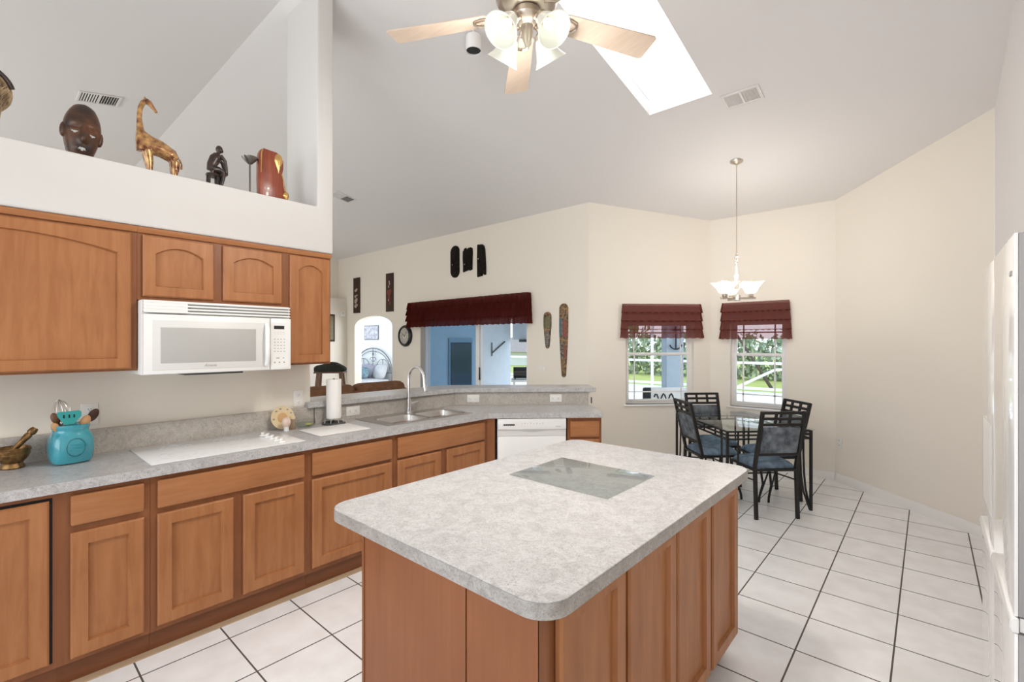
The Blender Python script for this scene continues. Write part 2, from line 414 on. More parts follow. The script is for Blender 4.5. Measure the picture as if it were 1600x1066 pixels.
    def ball(s, c, rx, ry=None, rz=None, n=16, Mx=None):
        ry = ry or rx; rz = rz or rx
        r = bmesh.ops.create_uvsphere(s.bm, u_segments=n, v_segments=max(6, n // 2), radius=1)
        bmesh.ops.transform(s.bm, matrix=Matrix.Translation(c) @ Matrix.Diagonal((rx, ry, rz, 1)), verts=r['verts'])
        s._x(r['verts'], Mx); return s

    def quad(s, pts):
        s.bm.faces.new([s.bm.verts.new(p) for p in pts]); return s

    def mesh(s, name, m, sharp=35):
        me = bpy.data.meshes.new(name)
        s.bm.to_mesh(me); s.bm.free()
        me.materials.append(m)
        for p in me.polygons: p.use_smooth = True
        me.set_sharp_from_angle(angle=R(sharp))
        return me


def part(mb, name, m, parent, label=None, loc=None, rot=None, sharp=35):
    o = bpy.data.objects.new(name, mb.mesh(name, m, sharp)); COL.objects.link(o)
    o.parent = parent
    if loc: o.location = loc
    if rot: o.rotation_euler = rot
    if label: o['label'] = label
    return o


def thing(name, label, cat, loc=(0, 0, 0), a=0, group=None):
    o = bpy.data.objects.new(name, None); COL.objects.link(o)
    o.empty_display_size = 0.1
    o.location = loc; o.rotation_euler = (0, 0, R(a)); o['label'] = label; o['category'] = cat
    if group: o['group'] = group
    return o


def solo(mb, name, m, label, cat, loc=(0, 0, 0), a=0, group=None, kind=None, sharp=35):
    o = bpy.data.objects.new(name, mb.mesh(name, m, sharp)); COL.objects.link(o)
    o.location = loc; o.rotation_euler = (0, 0, R(a)); o['label'] = label; o['category'] = cat
    if group: o['group'] = group
    if kind: o['kind'] = kind
    return o


def struct(mb, name, m, loc=(0, 0, 0), a=0, parent=None, label=None, sharp=35):
    o = bpy.data.objects.new(name, mb.mesh(name, m, sharp)); COL.objects.link(o)
    o.location = loc; o.rotation_euler = (0, 0, R(a))
    if parent: o.parent = parent
    else: o['kind'] = 'structure'
    if label: o['label'] = label
    return o


def dup(src, loc, a, label=None, group=None):
    r = src.copy(); COL.objects.link(r); r.location = loc; r.rotation_euler = (0, 0, R(a))
    if label: r['label'] = label
    if group: r['group'] = group
    for ch in list(src.children):
        c = ch.copy(); COL.objects.link(c); c.parent = r
        for g in list(ch.children):
            d = g.copy(); COL.objects.link(d); d.parent = c
    return r


def text_mesh(body, size, m, name, parent, loc, rot, shear=0.0, label=None):
    cu = bpy.data.curves.new(name, 'FONT'); cu.body = body; cu.size = size; cu.shear = shear
    cu.align_x = 'CENTER'; cu.align_y = 'CENTER'; cu.extrude = 0.0004
    t = bpy.data.objects.new('tmp', cu); COL.objects.link(t)
    dg = bpy.context.evaluated_depsgraph_get(); dg.update()
    me = bpy.data.meshes.new_from_object(t.evaluated_get(dg))
    bpy.data.objects.remove(t)
    me.name = name; me.materials.clear(); me.materials.append(m)
    o = bpy.data.objects.new(name, me); COL.objects.link(o); o.parent = parent; o.location = loc; o.rotation_euler = rot
    if label: o['label'] = label
    return o


def remesh(o, vox, smooth=4):
    m = o.modifiers.new('remesh', 'REMESH'); m.mode = 'VOXEL'; m.voxel_size = vox; m.use_smooth_shade = True
    s = o.modifiers.new('smooth', 'SMOOTH'); s.factor = 0.5; s.iterations = smooth


RIDGE = 1.44
def ceil_z(y): return 4.2708 - 0.187 * y if y >= RIDGE else 4.00152 - 0.187 * (RIDGE - y)


# ------------------------------------------------------------------ ROOM SHELL
X0, X1, Y0, YD, YB = -9.55, 0.38, -3.1, 5.138, 6.265
mb = MB().box(-10.2, 1.4, -3.4, 6.5, -0.12, 0.0)
mb2 = MB()
struct(mb, 'floor', M['floor'])

# ceiling: one sloping slab with the skylight opening
SX0, SX1, SY0, SY1 = -1.848, -1.31, 2.25, 3.926
mb = MB()
def cslab(xa, xb, ya, yb):
    mb.prism([(ya, ceil_z(ya)), (yb, ceil_z(yb)), (yb, ceil_z(yb) + 0.12), (ya, ceil_z(ya) + 0.12)], xa, xb, 'x')
cslab(-10.2, SX0, RIDGE, 6.9); cslab(SX1, 1.4, RIDGE, 6.9); cslab(SX0, SX1, RIDGE, SY0); cslab(-10.2, 1.4, -3.4, RIDGE); cslab(SX0, SX1, SY1, 6.9)
struct(mb, 'ceiling', M['white'])
# skylight shaft and its glazing
mb = MB(); TOP = 4.86; t = 0.04
mb.prism([(SY0 - t, ceil_z(SY0) + .12), (SY1 + t, ceil_z(SY1) + .12), (SY1 + t, TOP), (SY0 - t, TOP)], SX0 - t, SX0, 'x')
mb.prism([(SY0 - t, ceil_z(SY0) + .12), (SY1 + t, ceil_z(SY1) + .12), (SY1 + t, TOP), (SY0 - t, TOP)], SX1, SX1 + t, 'x')
mb.box(SX0, SX1, SY1, SY1 + t, ceil_z(SY1) + .12, TOP); mb.box(SX0, SX1, SY0 - t, SY0, ceil_z(SY0) + .12, TOP)
struct(mb, 'wall_skylight', M['trim'])
w3 = bpy.data.objects.new('window_3', None); COL.objects.link(w3); w3['kind'] = 'structure'
mb = MB().box(SX0 - t, SX1 + t, SY0 - t, SY0 + .03, TOP, TOP + .04).box(SX0 - t, SX1 + t, SY1 - .03, SY1 + t, TOP, TOP + .04)
mb.box(SX0 - t, SX0 + .03, SY0, SY1, TOP, TOP + .04).box(SX1 - .03, SX1 + t, SY0, SY1, TOP, TOP + .04)
part(mb, 'window_frame', M['trim'], w3)
part(MB().box(SX0, SX1, SY0, SY1, TOP + .045, TOP + .05), 'pane', M['glass'], w3)

# kitchen wall behind the cabinets, ends at the bar
struct(MB().box(-3.62, -3.475, Y0, 1.645, 0, 2.14, 0.012, 3), 'wall_left', M['wall'])
# soffit with plant-ledge opening and end posts, one plastered piece
zt = ceil_z(1.6)
mb = MB().prism([(-1.4, 2.143), (1.645, 2.143), (1.645, zt), (1.53, zt + .02), (1.53, 2.457), (-1.1, 2.457), (-1.1, ceil_z(-1.1)), (-1.4, ceil_z(-1.4))], -3.62, -3.13, 'x', 0.014, 3)
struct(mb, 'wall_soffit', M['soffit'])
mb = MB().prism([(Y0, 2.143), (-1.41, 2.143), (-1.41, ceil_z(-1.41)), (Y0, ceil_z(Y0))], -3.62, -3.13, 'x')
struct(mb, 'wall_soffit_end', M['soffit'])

# sliding-door wall (faces the camera), with arch and slider openings
zd = ceil_z(YD) + 0.03
def wallpiece(x0, x1, z0, z1): mb.box(x0, x1, YD, YD + .16, z0, z1)
mb = MB()
AX0, AX1 = -8.9, -7.553
wallpiece(-10.1, AX0, 0, zd)
arch = [(AX0, 1.80)]
cx, hw = (AX0 + AX1) / 2, (AX1 - AX0) / 2
for i in range(1, 24):
    th = PI - PI * i / 24
    arch.append((cx + hw * math.cos(th), 1.80 + 0.245 * math.sin(th) ** 0.8))
arch.append((AX1, 1.80))
mb.prism([(AX0, zd), *arch, (AX1, zd)], YD, YD + .16, 'y')
wallpiece(AX1, -6.62, 0, zd)
wallpiece(-6.62, -4.243, 1.98, zd)
mb.prism([(-4.243, YD), (-3.239, YD), (-3.352, YD + .16), (-4.243, YD + .16)], 0, zd, 'z')
struct(mb, 'wall_back', M['wall'])
# living-room far wall: lower plant-shelf wall in front of the full one
struct(MB().prism([(Y0, 0), (YD, 0), (YD, ceil_z(YD)), (RIDGE, ceil_z(RIDGE)), (Y0, ceil_z(Y0))], -9.75, -9.55, 'x'), 'wall_living_room', M['wall'])
struct(MB().box(-9.55, -9.2, 2.0, YD, 0, 2.44, 0.01), 'wall_plant_shelf', M['wall'])

# dining bay: three walls
def bay_wall(name, org, a, L, ops, h0, h1):
    mb = MB()
    us = [0.0]
    def top(u): return h0 + (h1 - h0) * u / L
    cur = 0.0
    for (u0, u1, z0, z1) in ops:
        mb.prism([(cur, 0), (u0, 0), (u0, top(u0)), (cur, top(cur))], 0, .16, 'y')
        mb.prism([(u0, 0), (u1, 0), (u1, z0), (u0, z0)], 0, .16, 'y')
        mb.prism([(u0, z1), (u1, z1), (u1, top(u1)), (u0, top(u0))], 0, .16, 'y')
        cur = u1
    mb.prism([(cur, 0), (L, 0), (L, top(L)), (cur, top(cur))], 0, .16, 'y')
    return struct(mb, name, M['wall'], org, a)
LB = 1.594
bay_wall('wall_bay_left', (-3.239, YD, 0), 45, LB, [(0.479, 1.375, 0.73, 1.80)], ceil_z(YD) + .02, ceil_z(YB) + .02)
bay_wall('wall_bay_middle', (-2.112, YB, 0), 0, 1.344, [(0.238, 0.865, 0.725, 1.80)], ceil_z(YB) + .02, ceil_z(YB) + .02)
bay_wall('wall_bay_right', (-.768, YB, 0), -45, 1.62, [], ceil_z(YB) + .02, ceil_z(5.12) + .02)
mb = MB().prism([(2.76, 0), (5.117, 0), (5.117, ceil_z(5.117) + .02), (2.76, ceil_z(2.76) + .02)], X1, X1 + .12, 'x')
struct(mb, 'wall_right', M['white'])
# fridge alcove and the unseen rear of the room
mb = MB().box(X1 + .12, 1.15, 2.76, 2.88, 0, ceil_z(2.88)).prism([(Y0, 0), (2.88, 0), (2.88, ceil_z(2.88)), (RIDGE, ceil_z(RIDGE)), (Y0, ceil_z(Y0))], 1.15, 1.27, 'x')
struct(mb, 'wall_alcove', M['wall'])
mb = MB().box(-9.75, -8.6, Y0 - .12, Y0, 0, ceil_z(Y0)).box(-4.2, -3.3, Y0 - .12, Y0, 0, ceil_z(Y0)).box(.7, 1.27, Y0 - .12, Y0, 0, ceil_z(Y0))
mb.box(-8.6, -4.2, Y0 - .12, Y0, 2.9, ceil_z(Y0)).box(-3.3, .7, Y0 - .12, Y0, 3.1, ceil_z(Y0))
struct(mb, 'wall_rear', M['wall'])


def baseboard(name, org, a, L):
    mb = MB().prism([(0, 0), (-.014, 0), (-.014, .062), (-.009, .078), (-.006, .088), (0, .09)], 0, L, 'x')
    struct(mb, name, M['trim'], org, a)
baseboard('baseboard_bay_left', (-3.239, YD - .001, 0), 45, LB - .008)
baseboard('baseboard_bay_middle', (-2.105, YB - .001, 0), 0, 1.33)
baseboard('baseboard_bay_right', (-.762, YB - .009, 0), -45, 1.61)
baseboard('baseboard_right', (X1 - .001, 5.10, 0), -90, 2.33)


# ------------------------------------------------------------------ WINDOWS of the bay
def window(idx, org, a, u0, u1, z0, z1):
    r = bpy.data.objects.new('window_%d' % idx, None); COL.objects.link(r); r['kind'] = 'structure'
    r.location = org; r.rotation_euler = (0, 0, R(a))
    y = 0.075; f = 0.032; zm = 1.372
    mb = MB()
    mb.box(u0, u1, y, y + .05, z0, z0 + f).box(u0, u1, y, y + .05, z1 - f, z1).box(u0, u0 + f, y, y + .05, z0 + f, z1 - f).box(u1 - f, u1, y, y + .05, z0 + f, z1 - f)
    part(mb, 'window_frame', M['trim'], r)
    for nm, za, zb, yy in (('lower_sash', z0 + f, zm + .02, y - .008), ('upper_sash', zm - .02, z1 - f, y + .014)):
        mb = MB(); g = 0.028; a0, a1 = u0 + f, u1 - f
        mb.box(a0, a1, yy, yy + .022, za, za + g).box(a0, a1, yy, yy + .022, zb - g, zb).box(a0, a0 + g, yy, yy + .022, za + g, zb - g).box(a1 - g, a1, yy, yy + .022, za + g, zb - g)
        s = part(mb, nm, M['trim'], r)
        mb = MB(); k = 0.008
        for ux in (a0 + .105, a1 - .105): mb.box(ux - k, ux + k, yy + .006, yy + .016, za + g, zb - g)
        zz = za + .12 if nm == 'lower_sash' else zb - .12
        mb.box(a0 + g, a1 - g, yy + .006, yy + .016, zz - k, zz + k)
        part(mb, 'muntin_bars', M['trim'], s)
        part(MB().box(a0 + g, a1 - g, yy + .010, yy + .012, za + g, zb - g), 'pane', M['glass'], s)
    part(MB().box(u0 - .03, u1 + .03, -.03, y + .0, z0 - .022, z0, .006), 'window_sill', M['trim'], r)
window(1, (-3.239, YD, 0), 45, .479, 1.375, .73, 1.80)
window(2, (-2.112, YB, 0), 0, .238, .865, .725, 1.80)


# ------------------------------------------------------------------ VALANCES
def valance(label, org, a, u0, u1, z0, z1, out, waves, top=None, ends=True):
    t = thing('ruffled_valance', label, 'valance', org, a, 'burgundy ruffled valances')
    n = 4; L = u1 - u0; H = (z1 - z0)
    nseg = int(waves * 10)
    rnd = random.Random(int(L * 1000))
    ph = [rnd.uniform(0, 6) for _ in range(6)]
    for k in range(n):
        zt_ = z1 - H * k / n; zb_ = z1 - H * (k + 1) / n - .012
        mb = MB(); rows = []
        for j in range(6):
            q = j / 5.0
            row = []
            ext = 0.004 + 0.006 * k + .012 * q
            pts = []
            if ends: pts.append((u0 - ext, -.004, 0))
            for i in range(nseg + 1):
                s_ = i / nseg
                x = u0 - ext + (L + 2 * ext) * s_
                f = math.sin(s_ * waves * 2 * PI + ph[k % 3]) * .5 + math.sin(s_ * waves * 3.3 * PI + ph[3]) * .35 + math.sin(s_ * waves * .9 * PI + ph[4]) * .4
                big = 1.5 if out > .08 else 1.0
                y = -out - (.010 + .014 * q) * f * big - .028 * q * 1.0
                pts.append((x, y, 0.004 * math.sin(s_ * waves * 2 * PI + ph[5])))
            if ends: pts.append((u1 + ext, -.004, 0))
            rows.append([(p[0], p[1], zt_ + (zb_ - zt_) * q + p[2] * q) for p in pts])
        rr = [[mb.bm.verts.new(p) for p in r_] for r_ in rows]
        for aa, bb in zip(rr, rr[1:]):
            for i in range(len(aa) - 1): mb.bm.faces.new((aa[i], bb[i], bb[i + 1], aa[i + 1]))
        part(mb, 'ruffle_tier', M['val'] if out < .08 else M['val2'], t, sharp=80)
    mb = MB().tube([(u0, -.0, z1 - .03), (u0, -out * .5, z1 - .03), (u1, -out * .5, z1 - .03), (u1, 0, z1 - .03)], .006, 6)
    part(mb, 'curtain_rod', M['trim'], t)
    return t
valance('short sheer burgundy valance over the bay window with the grey column outside', (-3.239, YD, 0), 45, .435, 1.44, 1.59, 2.015, .05, 11)
valance('short sheer burgundy valance over the bay window behind the pendant lamp', (-2.112, YB, 0), 0, .165, .895, 1.575, 2.02, .05, 12)
valance('long dark burgundy ruffled valance over the sliding glass door', (0, YD, 0), 0, -6.93, -4.19, 1.80, 2.225, .10, 26)

# ------------------------------------------------------------------ SLIDING DOOR
d1 = bpy.data.objects.new('door_1', None); COL.objects.link(d1); d1['kind'] = 'structure'
DX0, DX1 = -6.62, -4.243
mb = MB().box(DX0, DX1, YD + .03, YD + .14, 1.93, 1.98).box(DX0, DX0 + .05, YD + .03, YD + .14, 0, 1.93).box(DX1 - .05, DX1, YD + .05, YD + .14, 0, 1.93).box(DX0, DX1, YD + .03, YD + .14, 0, .03)
part(mb, 'door_frame', M['trim'], d1)
def slidepanel(xa, xb, yy, handle):
    mb = MB(); g = .055
    mb.box(xa, xb, yy, yy + .035, .03, .03 + g + .03).box(xa, xb, yy, yy + .035, 1.93 - g, 1.93).box(xa, xa + g, yy, yy + .035, .1, 1.9).box(xb - g, xb, yy, yy + .035, .1, 1.9)
    s = part(mb, 'sliding_panel', M['trim'], d1)
    part(MB().box(xa + g, xb - g, yy + .014, yy + .02, .1, 1.9), 'pane', M['glass'] if handle else M['sliderglass'], s)
    if handle: part(MB().box(xa + .02, xa + .045, yy - .028, yy, .93, 1.13, .006), 'door_handle', M['black'], s, 'black pull handle')
slidepanel(-6.57, -5.30, YD + .05, False)
slidepanel(-5.335, -4.29, YD + .09, True)
# stacked vertical blinds beside the slider
t = thing('vertical_blinds', 'off white vertical blind slats stacked at the side of the sliding door', 'blinds', (-6.60, YD - .05, 0))
part(MB().box(-.02, .26, -.02, .02, 2.03, 2.07), 'headrail', M['trim'], t)
for i in range(6):
    part(MB().box(-.001, .001, -.04, .04, .05, 2.03, Mx=Matrix.Translation((.01 + i * .028, 0, 0)) @ Matrix.Rotation(R(12), 4, 'Z')), 'slat', M['appl2'], t)


# ------------------------------------------------------------------ CABINET HELPERS
def panel_door(mb, x0, x1, z0, z1, fr=.058, arch=0.0, t=.02, rec=.015, bev=.007, y=0.0):
    """frame and recessed panel; front faces -y, occupying y-t..y"""
    n = 14 if arch else 0
    def loop(a0, a1, b0, b1, yy, h):
        pts = [(a0, b0), (a1, b0)]
        if n:
            for i in range(n + 1):
                s = i / n; x = a1 + (a0 - a1) * s
                pts.append((x, b1 + h * (1 - (2 * s - 1) ** 2)))
        else: pts += [(a1, b1), (a0, b1)]
        return [mb.bm.verts.new((p[0], yy, p[1])) for p in pts]
    yf = y - t
    ah = arch
    L = [loop(x0, x1, z0, z1, y, 0), loop(x0, x1, z0, z1, yf + bev, 0), loop(x0 + bev, x1 - bev, z0 + bev, z1 - bev, yf, 0),
         loop(x0 + fr, x1 - fr, z0 + fr, z1 - fr - ah, yf, ah), loop(x0 + fr + .004, x1 - fr - .004, z0 + fr + .004, z1 - fr - ah - .004, yf + rec, ah)]
    fs = []
    for a, b in zip(L, L[1:]):
        k = len(a)
        for i in range(k): fs.append(mb.bm.faces.new((a[i], a[(i + 1) % k], b[(i + 1) % k], b[i])))
    fs.append(mb.bm.faces.new(L[-1])); fs.append(mb.bm.faces.new(list(reversed(L[0]))))
    bmesh.ops.recalc_face_normals(mb.bm, faces=fs)
    return mb


def slab_front(mb, x0, x1, z0, z1, t=.02, y=0.0, bev=.008):
    return mb.box(x0, x1, y - t, y, z0, z1, bev, 2)


def base_cabinet(label, y0, y1, doors, drawers, group='maple base cabinets', flush=False, loc=None, a=90, depth=.57, kick=True):
    loc = loc or (-2.855, y0, 0)
    t = thing('base_cabinet', label, 'cabinet', loc, a, group)
    wd = y1 - y0 - .001
    part(MB().box(0, wd, 0.0, depth, .10, .871), 'body', M['woodd'], t)
    if kick: part(MB().box(0, wd, .02, .04, 0.001, .10), 'toe_kick', M['kick'], t)
    for (d0, d1, z0, z1) in doors:
        part(panel_door(MB(), d0 - y0, d1 - y0, z0, z1, y=-.001), 'door', M['wood'], t)
    for (d0, d1, z0, z1) in drawers:
        part(slab_front(MB(), d0 - y0, d1 - y0, z0, z1, y=-.001), 'drawer_front', M['woodh'], t)
    return t


ZD, ZT, ZB = .125, .678, .845
c0 = thing('base_cabinet', 'maple cabinet with a black gap around its tall door, under the mortar', 'cabinet', (-2.855, -.46, 0), 90, 'maple base cabinets')
part(MB().box(0, .68, 0, .57, .10, .871), 'body', M['woodd'], c0)
part(MB().box(0, .68, .02, .04, .001, .10), 'toe_kick', M['kick'], c0)
part(MB().box(.03, .668, -.002, 0, .128, .848), 'dark_gap_sheet', M['dark'], c0, 'black gap')  # black sheet stands in for the dark gap around the door
part(panel_door(MB(), .04, .657, .13, .838, y=-.003), 'door', M['wood'], c0)
base_cabinet('narrow maple base cabinet with one drawer and one door, below the turquoise jar', .22, .552, [(.264, .526, .12, ZT)], [(.264, .526, .709, ZB)])
base_cabinet('maple base cabinet with two doors below the white cooktop', .552, 1.33, [(.578, .918, .125, ZT), (.965, 1.306, .125, ZT)], [(.578, 1.306, .706, ZB)])
base_cabinet('maple base cabinet with one wide door below the white cutting board', 1.33, 1.953, [(1.355, 1.929, .128, ZT)], [(1.355, 1.929, .70, .842)])
cs = base_cabinet('maple sink cabinet with two doors below the steel sink', 1.953, 2.895, [(1.978, 2.378, .128, ZT), (2.436, 2.858, .128, ZT)], [(1.978, 2.858, .695, .842)])

# angled run: corner filler, dishwasher, end cabinet (45 degrees)
CO = Vector((-2.855, 2.9025, 0)); E45 = Vector((.70711, .70711, 0)); N45 = Vector((-.70711, .70711, 0))
def on45(s, d=0, z=0): return CO + E45 * s + N45 * d + Vector((0, 0, z))
part(MB().prism([(.9425, -.0005), (.9425 + .05, -.0525), (.9425 + .09, -.0125), (.9425 + .09, .3), (.9425, .3)], 0.001, .871, 'z'), 'corner_filler', M['woodd'], cs)

dw = thing('dishwasher', 'white built in dishwasher in the angled counter run', 'dishwasher', on45(.088), 45)
part(MB().box(0, .60, .0, .55, .08, .868), 'body', M['appl2'], dw)
part(MB().box(.0, .60, .05, .09, .001, .08), 'toe_panel', M['appl2'], dw)
part(MB().box(.004, .596, -.022, 0, .10, .712, .006), 'door', M['appl'], dw)
part(MB().box(.004, .596, -.014, 0, .714, .770), 'handle_recess', M['appl2'], dw)
cp = part(MB().box(.003, .597, -.030, 0, .772, .866, .006), 'control_panel', M['appl'], dw)
mb = MB()
for i in range(6): mb.box(.052 + i * .0165, .066 + i * .0165, -.032, -.029, .806, .820)
part(mb, 'button_row', M['black'], cp, 'row of black buttons')
mb = MB()
for i in range(8): mb.box(.205 + i * .026, .217 + i * .026, -.0312, -.029, .824, .827 + .004 * (i % 2)).box(.207 + i * .026, .214 + i * .026, -.0312, -.029, .815, .818)
for i in range(4): mb.box(.205 + i * .026, .214 + i * .026, -.0312, -.029, .798, .801)
part(mb, 'control_marks', M['lgrey'], cp)
text_mesh('Amana', .014, M['grey'], 'logo', cp, (.525, -.0305, .797), (R(90), 0, 0), .25)
mb = MB().prism([(.21, .772)] + [(.21 + .20 * i / 12, .772 - .010 * math.sin(PI * i / 12)) for i in range(1, 12)] + [(.41, .772)], -.0295, -.016, 'y')
part(mb, 'finger_pull', M['lgrey'], dw)
base_cabinet('small maple cabinet with a drawer at the open end of the angled counter', 0, .302, [(.022, .28, .125, ZT)], [(.022, .28, .70, .838)], loc=on45(.700), a=45)

struct(MB().box(-2.8745, -2.828, -.6, 2.90, .0005, .006), 'trim_1', M['shoe'])

# ------------------------------------------------------------------ COUNTERTOP, SPLASH, BAR
mb = MB(); zt0, zt1 = .8725, .914
mb.box(-3.43, -2.82, -.8, 1.98, zt0, zt1)
mb.box(-3.43, -3.352, 1.98, 2.79, zt0, zt1).box(-2.945, -2.82, 1.98, 2.79, zt0, zt1)
mb.prism([(-3.43, 2.79), (-2.82, 2.79), (-2.82, 2.888), (-2.122, 3.586), (-2.508, 3.972), (-3.43, 3.05)], zt0, zt1, 'z')
ct = thing('countertop', 'grey speckled laminate worktop running along the wall and round the corner', 'countertop')
part(mb, 'worktop', M['counter'], ct)
mb = MB().box(-2.82, -2.8185, -.8, 2.8885, zt0 - .002, zt1 + .0005)
mb.prism([(-2.82, 2.8885), (-2.8185, 2.888), (-2.1205, 3.5853), (-2.122, 3.5866)], zt0 - .002, zt1 + .0005, 'z')
mb.prism([(-2.122, 3.5866), (-2.1205, 3.5853), (-2.119, 3.588), (-2.505, 3.9735), (-2.508, 3.972)], zt0 - .002, zt1 + .0005, 'z')
part(mb, 'front_edge', M['counter'], ct)
mb = MB().box(-3.474, -3.4305, -.8, 1.65, zt1 - .03, 1.045, .004, 1)
part(mb, 'backsplash', M['splash'], ct)

mb = MB().prism([(-3.452, 1.652), (-3.452, 3.0585), (-2.504, 4.006), (-2.603, 4.105), (-3.59, 3.118), (-3.59, 1.652)], 0, 1.037, 'z')
struct(mb, 'wall_bar', M['wall'])
bar = thing('breakfast_bar_top', 'raised grey laminate bar ledge behind the sink, turning with the counter', 'bar counter')
mb = MB().prism([(-3.40, 1.595), (-3.40, 3.0376), (-2.4388, 3.9988), (-2.70, 4.26), (-3.77, 3.191), (-3.77, 1.655), (-3.4625, 1.655), (-3.4625, 1.595)], 1.0385, 1.08, 'z', .004, 1)
part(mb, 'ledge', M['counter'], bar)
mb = MB().prism([(-3.4305, 1.655), (-3.4305, 3.0502), (-2.513, 3.968), (-2.527, 3.982), (-3.4505, 3.0585), (-3.4505, 1.655)], .9145, 1.038, 'z')
part(mb, 'splash_panel', M['splash'], bar)
solo(MB().box(-.02, .02, -.004, .0, -.03, .03), 'cable_port', M['black'], 'black opening plate on the cream end of the bar wall', 'plate', (-2.485, 3.985, .955), -45 + 180)

# ------------------------------------------------------------------ SINK, FAUCET
sk = thing('kitchen_sink', 'double bowl stainless steel drop in sink', 'sink', (0, 0, .914))
mb = MB()
bowls = [(-3.27, -2.98, 2.05, 2.385), (-3.27, -2.98, 2.425, 2.755)]
X_0, X_1, Y_0, Y_1 = -3.395, -2.935, 1.965, 2.805
mb.box(X_0, -3.27, Y_0, Y_1, .0008, .006).box(-2.98, X_1, Y_0, Y_1, .0008, .006)
mb.box(-3.27, -2.98, Y_0, 2.05, .0008, .006).box(-3.27, -2.98, 2.385, 2.425, .0008, .006).box(-3.27, -2.98, 2.755, Y_1, .0008, .006)
part(mb, 'rim', M['steel'], sk)
for (a0, a1, b0, b1) in bowls:
    mb = MB(); rings = []
    for (ins, z, r) in ((0, .006, .05), (.004, -.02, .05), (.012, -.14, .055), (.03, -.165, .06), (.10, -.168, .03)):
        ring = []
        for (cx_, cy_, st) in ((a1 - ins - r, b1 - ins - r, 0), (a0 + ins + r, b1 - ins - r, 90), (a0 + ins + r, b0 + ins + r, 180), (a1 - ins - r, b0 + ins + r, 270)):
            for q in range(6):
                th = R(st + q * 18); ring.append((cx_ + r * math.cos(th), cy_ + r * math.sin(th), z))
        rings.append(ring)
    mb.loft(rings, cap=False); mb.bm.faces.new([v for v in mb.bm.verts][-24:])
    b = part(mb, 'bowl', M['steel'], sk)
    part(MB().lathe([(0.0, -.166), (.03, -.166), (.036, -.1665)], 16, Matrix.Translation(((a0 + a1) / 2, (b0 + b1) / 2, .0))), 'drain', M['chrome'], b)

fc = thing('kitchen_faucet', 'chrome gooseneck pull down faucet behind the sink', 'faucet', (-3.362, 2.455, .9202))
part(MB().lathe([(.026, 0), (.026, .006), (.019, .012), (.017, .06), (.017, .115), (.013, .12)]), 'base', M['chrome'], fc)
path = [(0, 0, .11), (0, 0, .29)] + [(.105 - .105 * math.cos(PI * i / 12), 0, .29 + .105 * math.sin(PI * i / 12)) for i in range(1, 12)] + [(.215, 0, .27)]
part(MB().tube(path, .0115, 12), 'spout', M['chrome'], fc)
part(MB().tube([(.214, 0, .275), (.218, 0, .25), (.226, 0, .20), (.228, 0, .19)], [.013, .015, .018, .015], 14), 'spray_head', M['chrome'], fc)
part(MB().tube([(0, .012, .075), (0, .05, .078)], .009, 10).tube([(0, .045, .078), (.01, .09, .088)], [.007, .005], 8), 'lever', M['chrome'], fc)

# ------------------------------------------------------------------ OUTLETS AND SWITCHES
def outlet(label, loc, a, horiz=False, switch=False, group='white outlet plates'):
    t = thing('outlet_plate', label, 'outlet', loc, a, group)
    W, H = (.118, .074) if horiz else (.074, .118)
    part(MB().box(-W / 2, W / 2, -.006, -.0005, -H / 2, H / 2, .003), 'cover_plate', M['plate'], t)
    for s in (-1, 1):
        dx, dz = (s * .027, 0) if horiz else (0, s * .027)
        o = part(MB().box(dx - .015, dx + .015, -.008, -.005, dz - .016, dz + .016, .002), 'toggle' if switch else 'socket', M['appl'], t)
        if not switch:
            mb = MB()
            if horiz: mb.box(dx - .003, dx + .005, -.0088, -.0075, dz - .007, dz - .005).box(dx - .003, dx + .005, -.0088, -.0075, dz + .005, dz + .007).box(dx - .010, dx - .006, -.0088, -.0075, dz - .002, dz + .002)
            else: mb.box(dx - .007, dx - .005, -.0088, -.0075, dz - .003, dz + .005).box(dx + .005, dx + .007, -.0088, -.0075, dz - .003, dz + .005).box(dx - .002, dx + .002, -.0088, -.0075, dz - .010, dz - .006)
            part(mb, 'slots', M['dark'], o)
    return t
outlet('white upright outlet on the cream wall under the end of the cabinets', (-3.475, 1.55, 1.112), 90)
outlet('white outlet on the cream wall behind the spoons of the turquoise jar', (-3.475, .40, 1.128), 90)
outlet('white outlet on the splash beside the paper towel roll', (-3.4305, 1.965, .979), 90, True)
outlet('white outlet in the angled splash near the sink corner', Vector((-3.309, 3.172, .98)) + Vector((.0005, -.0005, 0)), 45, True)
outlet('white outlet in the angled splash near the end of the counter', Vector((-2.738, 3.743, .977)) + Vector((.0005, -.0005, 0)), 45, True)
outlet('white outlet low on the plain wall beside the dining table', (-.722, 6.219, .43), -45)
outlet('white switch plate on the wall below the short painted mask', (-4.0, YD, 1.155), 0, True, True)

# ------------------------------------------------------------------ UPPER CABINETS
def upper(label, y0, y1, z0, z1, doors, arch):
    t = thing('wall_cabinet', label, 'cabinet', (-3.15, y0, z0), 90, 'maple wall cabinets')
    wd = y1 - y0 - .001
    part(MB().box(0, wd, 0, .323, 0, z1 - z0), 'body', M['woodd'], t)
    mb = MB().prism([(.0, z1 - z0 - .004), (-.010, z1 - z0 - .004), (-.018, z1 - z0 + .012), (-.018, z1 - z0 + .026), (.0, z1 - z0 + .026)], 0, wd, 'x')
    part(mb, 'crown_trim', M['woodh'], t)
    for (d0, d1, a0, a1, h) in doors:
        part(panel_door(MB(), d0 - y0, d1 - y0, a0 - z0, a1 - z0, fr=.055, arch=h, y=-.001), 'door', M['wood'], t)
    return t
upper('large maple wall cabinet with one wide arched door beside the microwave', -.41, .552, 1.375, 2.114, [(-.375, .526, 1.386, 2.10, .055)], .04)
